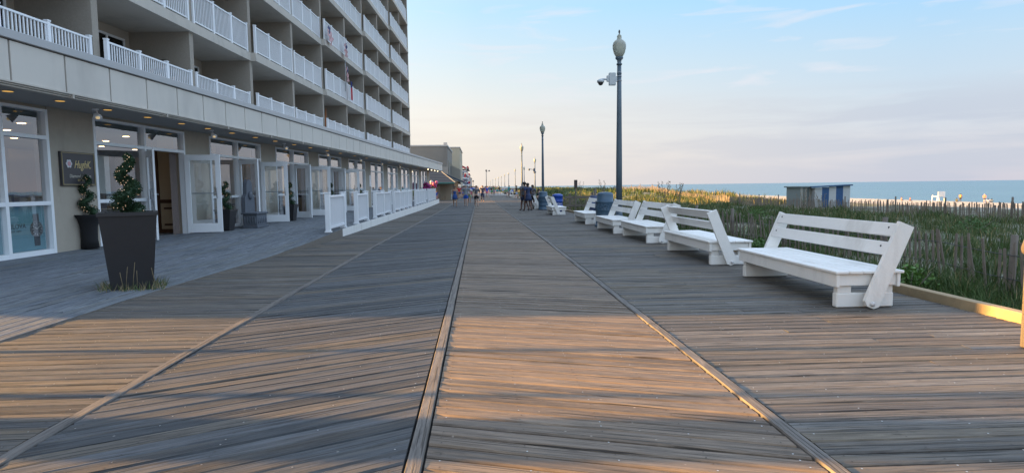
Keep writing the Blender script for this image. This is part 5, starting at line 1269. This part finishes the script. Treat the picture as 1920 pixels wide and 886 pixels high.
b.build('festoon_lights', emis('festoon_glow', (1.0, 0.62, 0.3), 2.2), r)
b = MB(); b.box(-3.3, 3.2, -0.24, -0.2, 2.05, 2.22); b.build('fascia', mat('teal_trim', (0.06, 0.20, 0.18), 0.6), r)
r = empty('awning_shop', (-6, 90, -0.25), 0, 'low shop with a long sloping dark slate-blue awning roof beside the kiosk', 'shop')
b = MB(); b.box(-4, 3.0, 0, 15, 0, 2.5); b.build('wall', mat('shop_brown', (0.28, 0.17, 0.09), 0.8, 0.2, 2), r)
b = MB(); b.add([(-1.2, -0.3, 4.7), (3.9, -0.3, 2.45), (3.9, 15.3, 2.45), (-1.2, 15.3, 4.7), (-1.2, -0.3, 4.5), (3.9, -0.3, 2.2), (3.9, 15.3, 2.2), (-1.2, 15.3, 4.5)], [(0, 1, 2, 3), (7, 6, 5, 4), (0, 4, 5, 1), (1, 5, 6, 2), (2, 6, 7, 3), (3, 7, 4, 0)]); b.build('roof', mat('slate_blue_roof', (0.05, 0.065, 0.085), 0.8, 0.15, 2), r)
b = MB()
for y in (1, 4.5, 8, 11.5): b.box(3.0, 3.03, y, y+2.4, 0.3, 2.1)
b.build('window', GLASS_D, r)
r = empty('cream_building', (-10, 132, -0.3), 0, 'taller cream building rising behind the grey rendered one', 'building')
b = MB(); b.box(-9, 6.1, 0, 22, 0, 10.0); b.build('wall', mat('cream_render', (0.42, 0.38, 0.29), 0.9, 0.06, 0.8), r)
b = MB(); b.box(-9.1, 6.25, -0.1, 22.1, 10.0, 10.2); b.build('parapet', mat('pale_coping', (0.45, 0.44, 0.42)), r)
b = MB(); b.box(4.2, 5.4, -0.03, 0, 4.0, 5.6); b.build('window', mat('tan_shutter', (0.3, 0.22, 0.14), 0.8), r)
b = MB(); b.add([(3.5, -6, 0), (6.4, -6, 0), (6.4, 0, 0), (3.5, 0, 0), (3.5, -6, 6.7), (6.4, -6, 5.2), (6.4, 0, 5.2), (3.5, 0, 6.7)], [(0, 3, 2, 1), (4, 5, 6, 7), (0, 1, 5, 4), (1, 2, 6, 5), (2, 3, 7, 6), (3, 0, 4, 7)]); b.build('lower_wing', mat('grey_cream', (0.30, 0.28, 0.24), 0.9), r)
r = empty('balcony_hotel', (-9, 205, -0.3), 0, 'distant white porch-fronted building hung with red, white and blue banners', 'building')
b = MB(); b.box(-8, 3.6, 0, 30, 0, 7.8); b.box(-8, 5.0, 30, 60, 0, 6.0); b.build('wall', mat('grey_blue_clap', (0.35, 0.38, 0.42), 0.9), r)
random.seed(9)
for lv in range(3):
    b = MB(); b.box(3.6, 5.2, -0.5, 34, 2.4*lv+2.2, 2.4*lv+2.4); b.box(5.1, 5.2, -0.5, 34, 2.4*lv+3.3 if lv < 2 else 7.0, 2.4*lv+3.4 if lv < 2 else 7.1); b.build('porch', WHITE_V, r)
    for i in range(9):
        b = MB(); z = 2.4*lv+random.uniform(2.5, 3.4); y = -0.8 if i < 5 else random.uniform(0, 30); x = random.uniform(3.4, 6.0) if i < 5 else 5.25
        b.box(x, x+0.5, y, y+0.05, z, z+0.55); b.build('banner', random.choice([FR_, FW_, FB_, FR_]), r)
b = MB(); b.add([(-8.3, -1, 7.8), (3.4, -1, 9.0), (5.9, -1, 7.6), (5.9, 31, 7.6), (3.4, 31, 9.0), (-8.3, 31, 7.8)], [(0, 1, 4, 5), (1, 2, 3, 4), (0, 5, 3, 2)]); b.build('roof', mat('dark_roof', (0.09, 0.09, 0.10), 0.9), r)
for i, (x0, x1, y0, z) in enumerate(((-16, -5.6, 290, 7), (-16, -5.2, 360, 9), (-18, -5.2, 450, 8))):
    r = empty('far_building', ((x0+x1)/2, y0, -0.3), 0, ['hazy low building beyond the one hung with banners', 'hazy taller building second beyond the bannered one', 'farthest hazy building at the end of the boardwalk'][i], 'building')
    w = (x1-x0)/2; b = MB(); b.box(-w, w, 0, 50, 0, z); b.build('wall', mat('far_wall', (0.33, 0.31, 0.3), 0.9), r); b = MB(); b.box(-w-.2, w+.2, -.2, 50.2, z, z+.3); b.build('roof', mat('dark_roof', (0.09, 0.09, 0.1)), r)
r = empty('added_shade_building', (-22, 70.5, -0.3), 0, 'unseen plain building added behind the hotel to shade the kiosk and far deck', 'building')  # hidden block added to keep the low sun off kiosk and walk
b = MB(); b.box(-9, 9.5, 0, 34, 0, 5.2); b.build('wall', BLK, r); b = MB(); b.box(-9.2, 9.7, -.2, 34.2, 5.2, 5.4); b.build('parapet', mat('pale_coping', (0.45, 0.44, 0.42)), r)
# balloons and a souvenir table by the end of the platform, a bench with a seated person
bc = [('pink', (.6, .10, .25)), ('pale_pink', (.6, .42, .46)), ('white', (.62, .60, .62)), ('magenta', (.42, .04, .2)), ('blue', (.02, .12, .5))]
for i, (x, z, k) in enumerate(((-4.75, 1.75, 0), (-4.45, 1.9, 0), (-5.0, 1.95, 2), (-5.15, 1.6, 1), (-4.6, 1.55, 3))):
    b = MB(); b.ell((0, 0, 0), (.17, .17, .21), 0, 12, 8); b.tube([(0, 0, -.2), (0.02, 0, -.9)], .004, 3, 1)
    tag(b.build('balloon', [mat('balloon_'+bc[k][0], bc[k][1], .25, 0.02), WHITE_V], None, (x, 66+.1*i, z)), '%s balloon, %s in the bunch at the end of the shop platform' % (bc[k][0].replace('_', ' '), ['lower right', 'top right', 'top left', 'far left', 'lowest'][i]), 'balloon', 'bunch of balloons past the platform')
b = MB(); 
for i in range(14): b.ell((random.uniform(-.25, .25), random.uniform(-.2, .2), random.uniform(0, .5)), (.16, .16, .16), 0, 7, 5)
tag(b.build('inflatable_toys', mat('toy_magenta', (.30, .03, .17)), None, Bw(58.5, 8.6, 1.25)), 'cluster of magenta inflatable toys hung by the last shop door', 'toys', kind='stuff')
crowdY = 67
person((-4.55, 66.5, -0.2), 0.4, 1.25, 'stand', 'fair', 'brown', royal, pink, 'small child in bright blue top under the balloons', fingers=False)
person((-4.25, 76.2, -0.1), 0, 1.7, 'sit', 'brown', 'dark', black, red, 'person in black seated on a dark bench under the kiosk roof', arms='lap', fingers=False)
b = MB(); b.bbox(-.8, .8, -.25, .25, .4, .46, .01); b.bbox(-.8, .8, .22, .27, .46, .95, .01); b.box(-.75, -.68, -.22, .22, 0, .4); b.box(.68, .75, -.22, .22, 0, .4)
tag(b.build('bench', mat('dark_bench', (0.04, 0.035, 0.03), 0.7), None, (-4.25, 76.4, -0.24)), 'dark bench under the kiosk roof with a person on it', 'bench')
b = MB(); b.bbox(-.5, .5, -.3, .3, .7, .75, .01); b.box(-.45, -.4, -.25, .25, 0, .7); b.box(.4, .45, -.25, .25, 0, .7); b.bbox(-.35, .3, -.2, .2, .2, .5, .03)
tag(b.build('souvenir_table', mat('pale_table', (0.4, 0.36, 0.3), 0.7), None, (-4.9, 65.8, -0.24)), 'small display table just past the end of the shop platform', 'table')
# ------------------------------------------------------------------ unseen off-frame shapes added on the left to cast the evening shadows
r = empty('added_shadow_block', (-15.5, -16, -0.3), 0, 'unseen pale building added on the left to shade the nearest boards', 'building')  # added building, blocks the sun from the closest planks
b = MB(); b.box(-5, 5.5, -12, 18.2, 0, 6.5); b.build('wall', mat('cream_render', (0.42, 0.38, 0.29)), r)
b = MB(); b.box(-5.2, 5.7, -12.2, 18.4, 6.5, 6.8); b.build('parapet', mat('pale_coping', (0.45, 0.44, 0.42)), r)
r = empty('added_shadow_kiosk', (-10.2, 4.22, 0.0), 0, 'unseen tall timber kiosk added to cast a broad shadow band', 'kiosk')  # added upright box, throws the wide dark band across the deck
b = MB(); b.bbox(-.3, .3, -.28, .28, 0, 3.6, .02); b.build('body', WEATH, r); b = MB(); b.add([(-.5, -.4, 3.6), (.5, -.4, 3.6), (.5, .4, 3.6), (-.5, .4, 3.6), (0, 0, 4.0)], [(0, 1, 4), (1, 2, 4), (2, 3, 4), (3, 0, 4), (3, 2, 1, 0)]); b.build('roof', DARKM, r)
for y, rad_, lb in ((6.1, 0.05, 'unseen slim post added to cast a thin shadow band'), (4.95, 0.05, 'second unseen slim post added for a nearer shadow band')):
    b = MB(); b.tube([(0, 0, 0), (0, 0, 5.2)], rad_, 8); b.ell((0, 0, 5.3), (.15, .15, .18)); tag(b.build('added_shadow_post', POLE, None, (-10.4, y, 0)), lb, 'post')  # added poles, only there for their narrow shadows on the planks
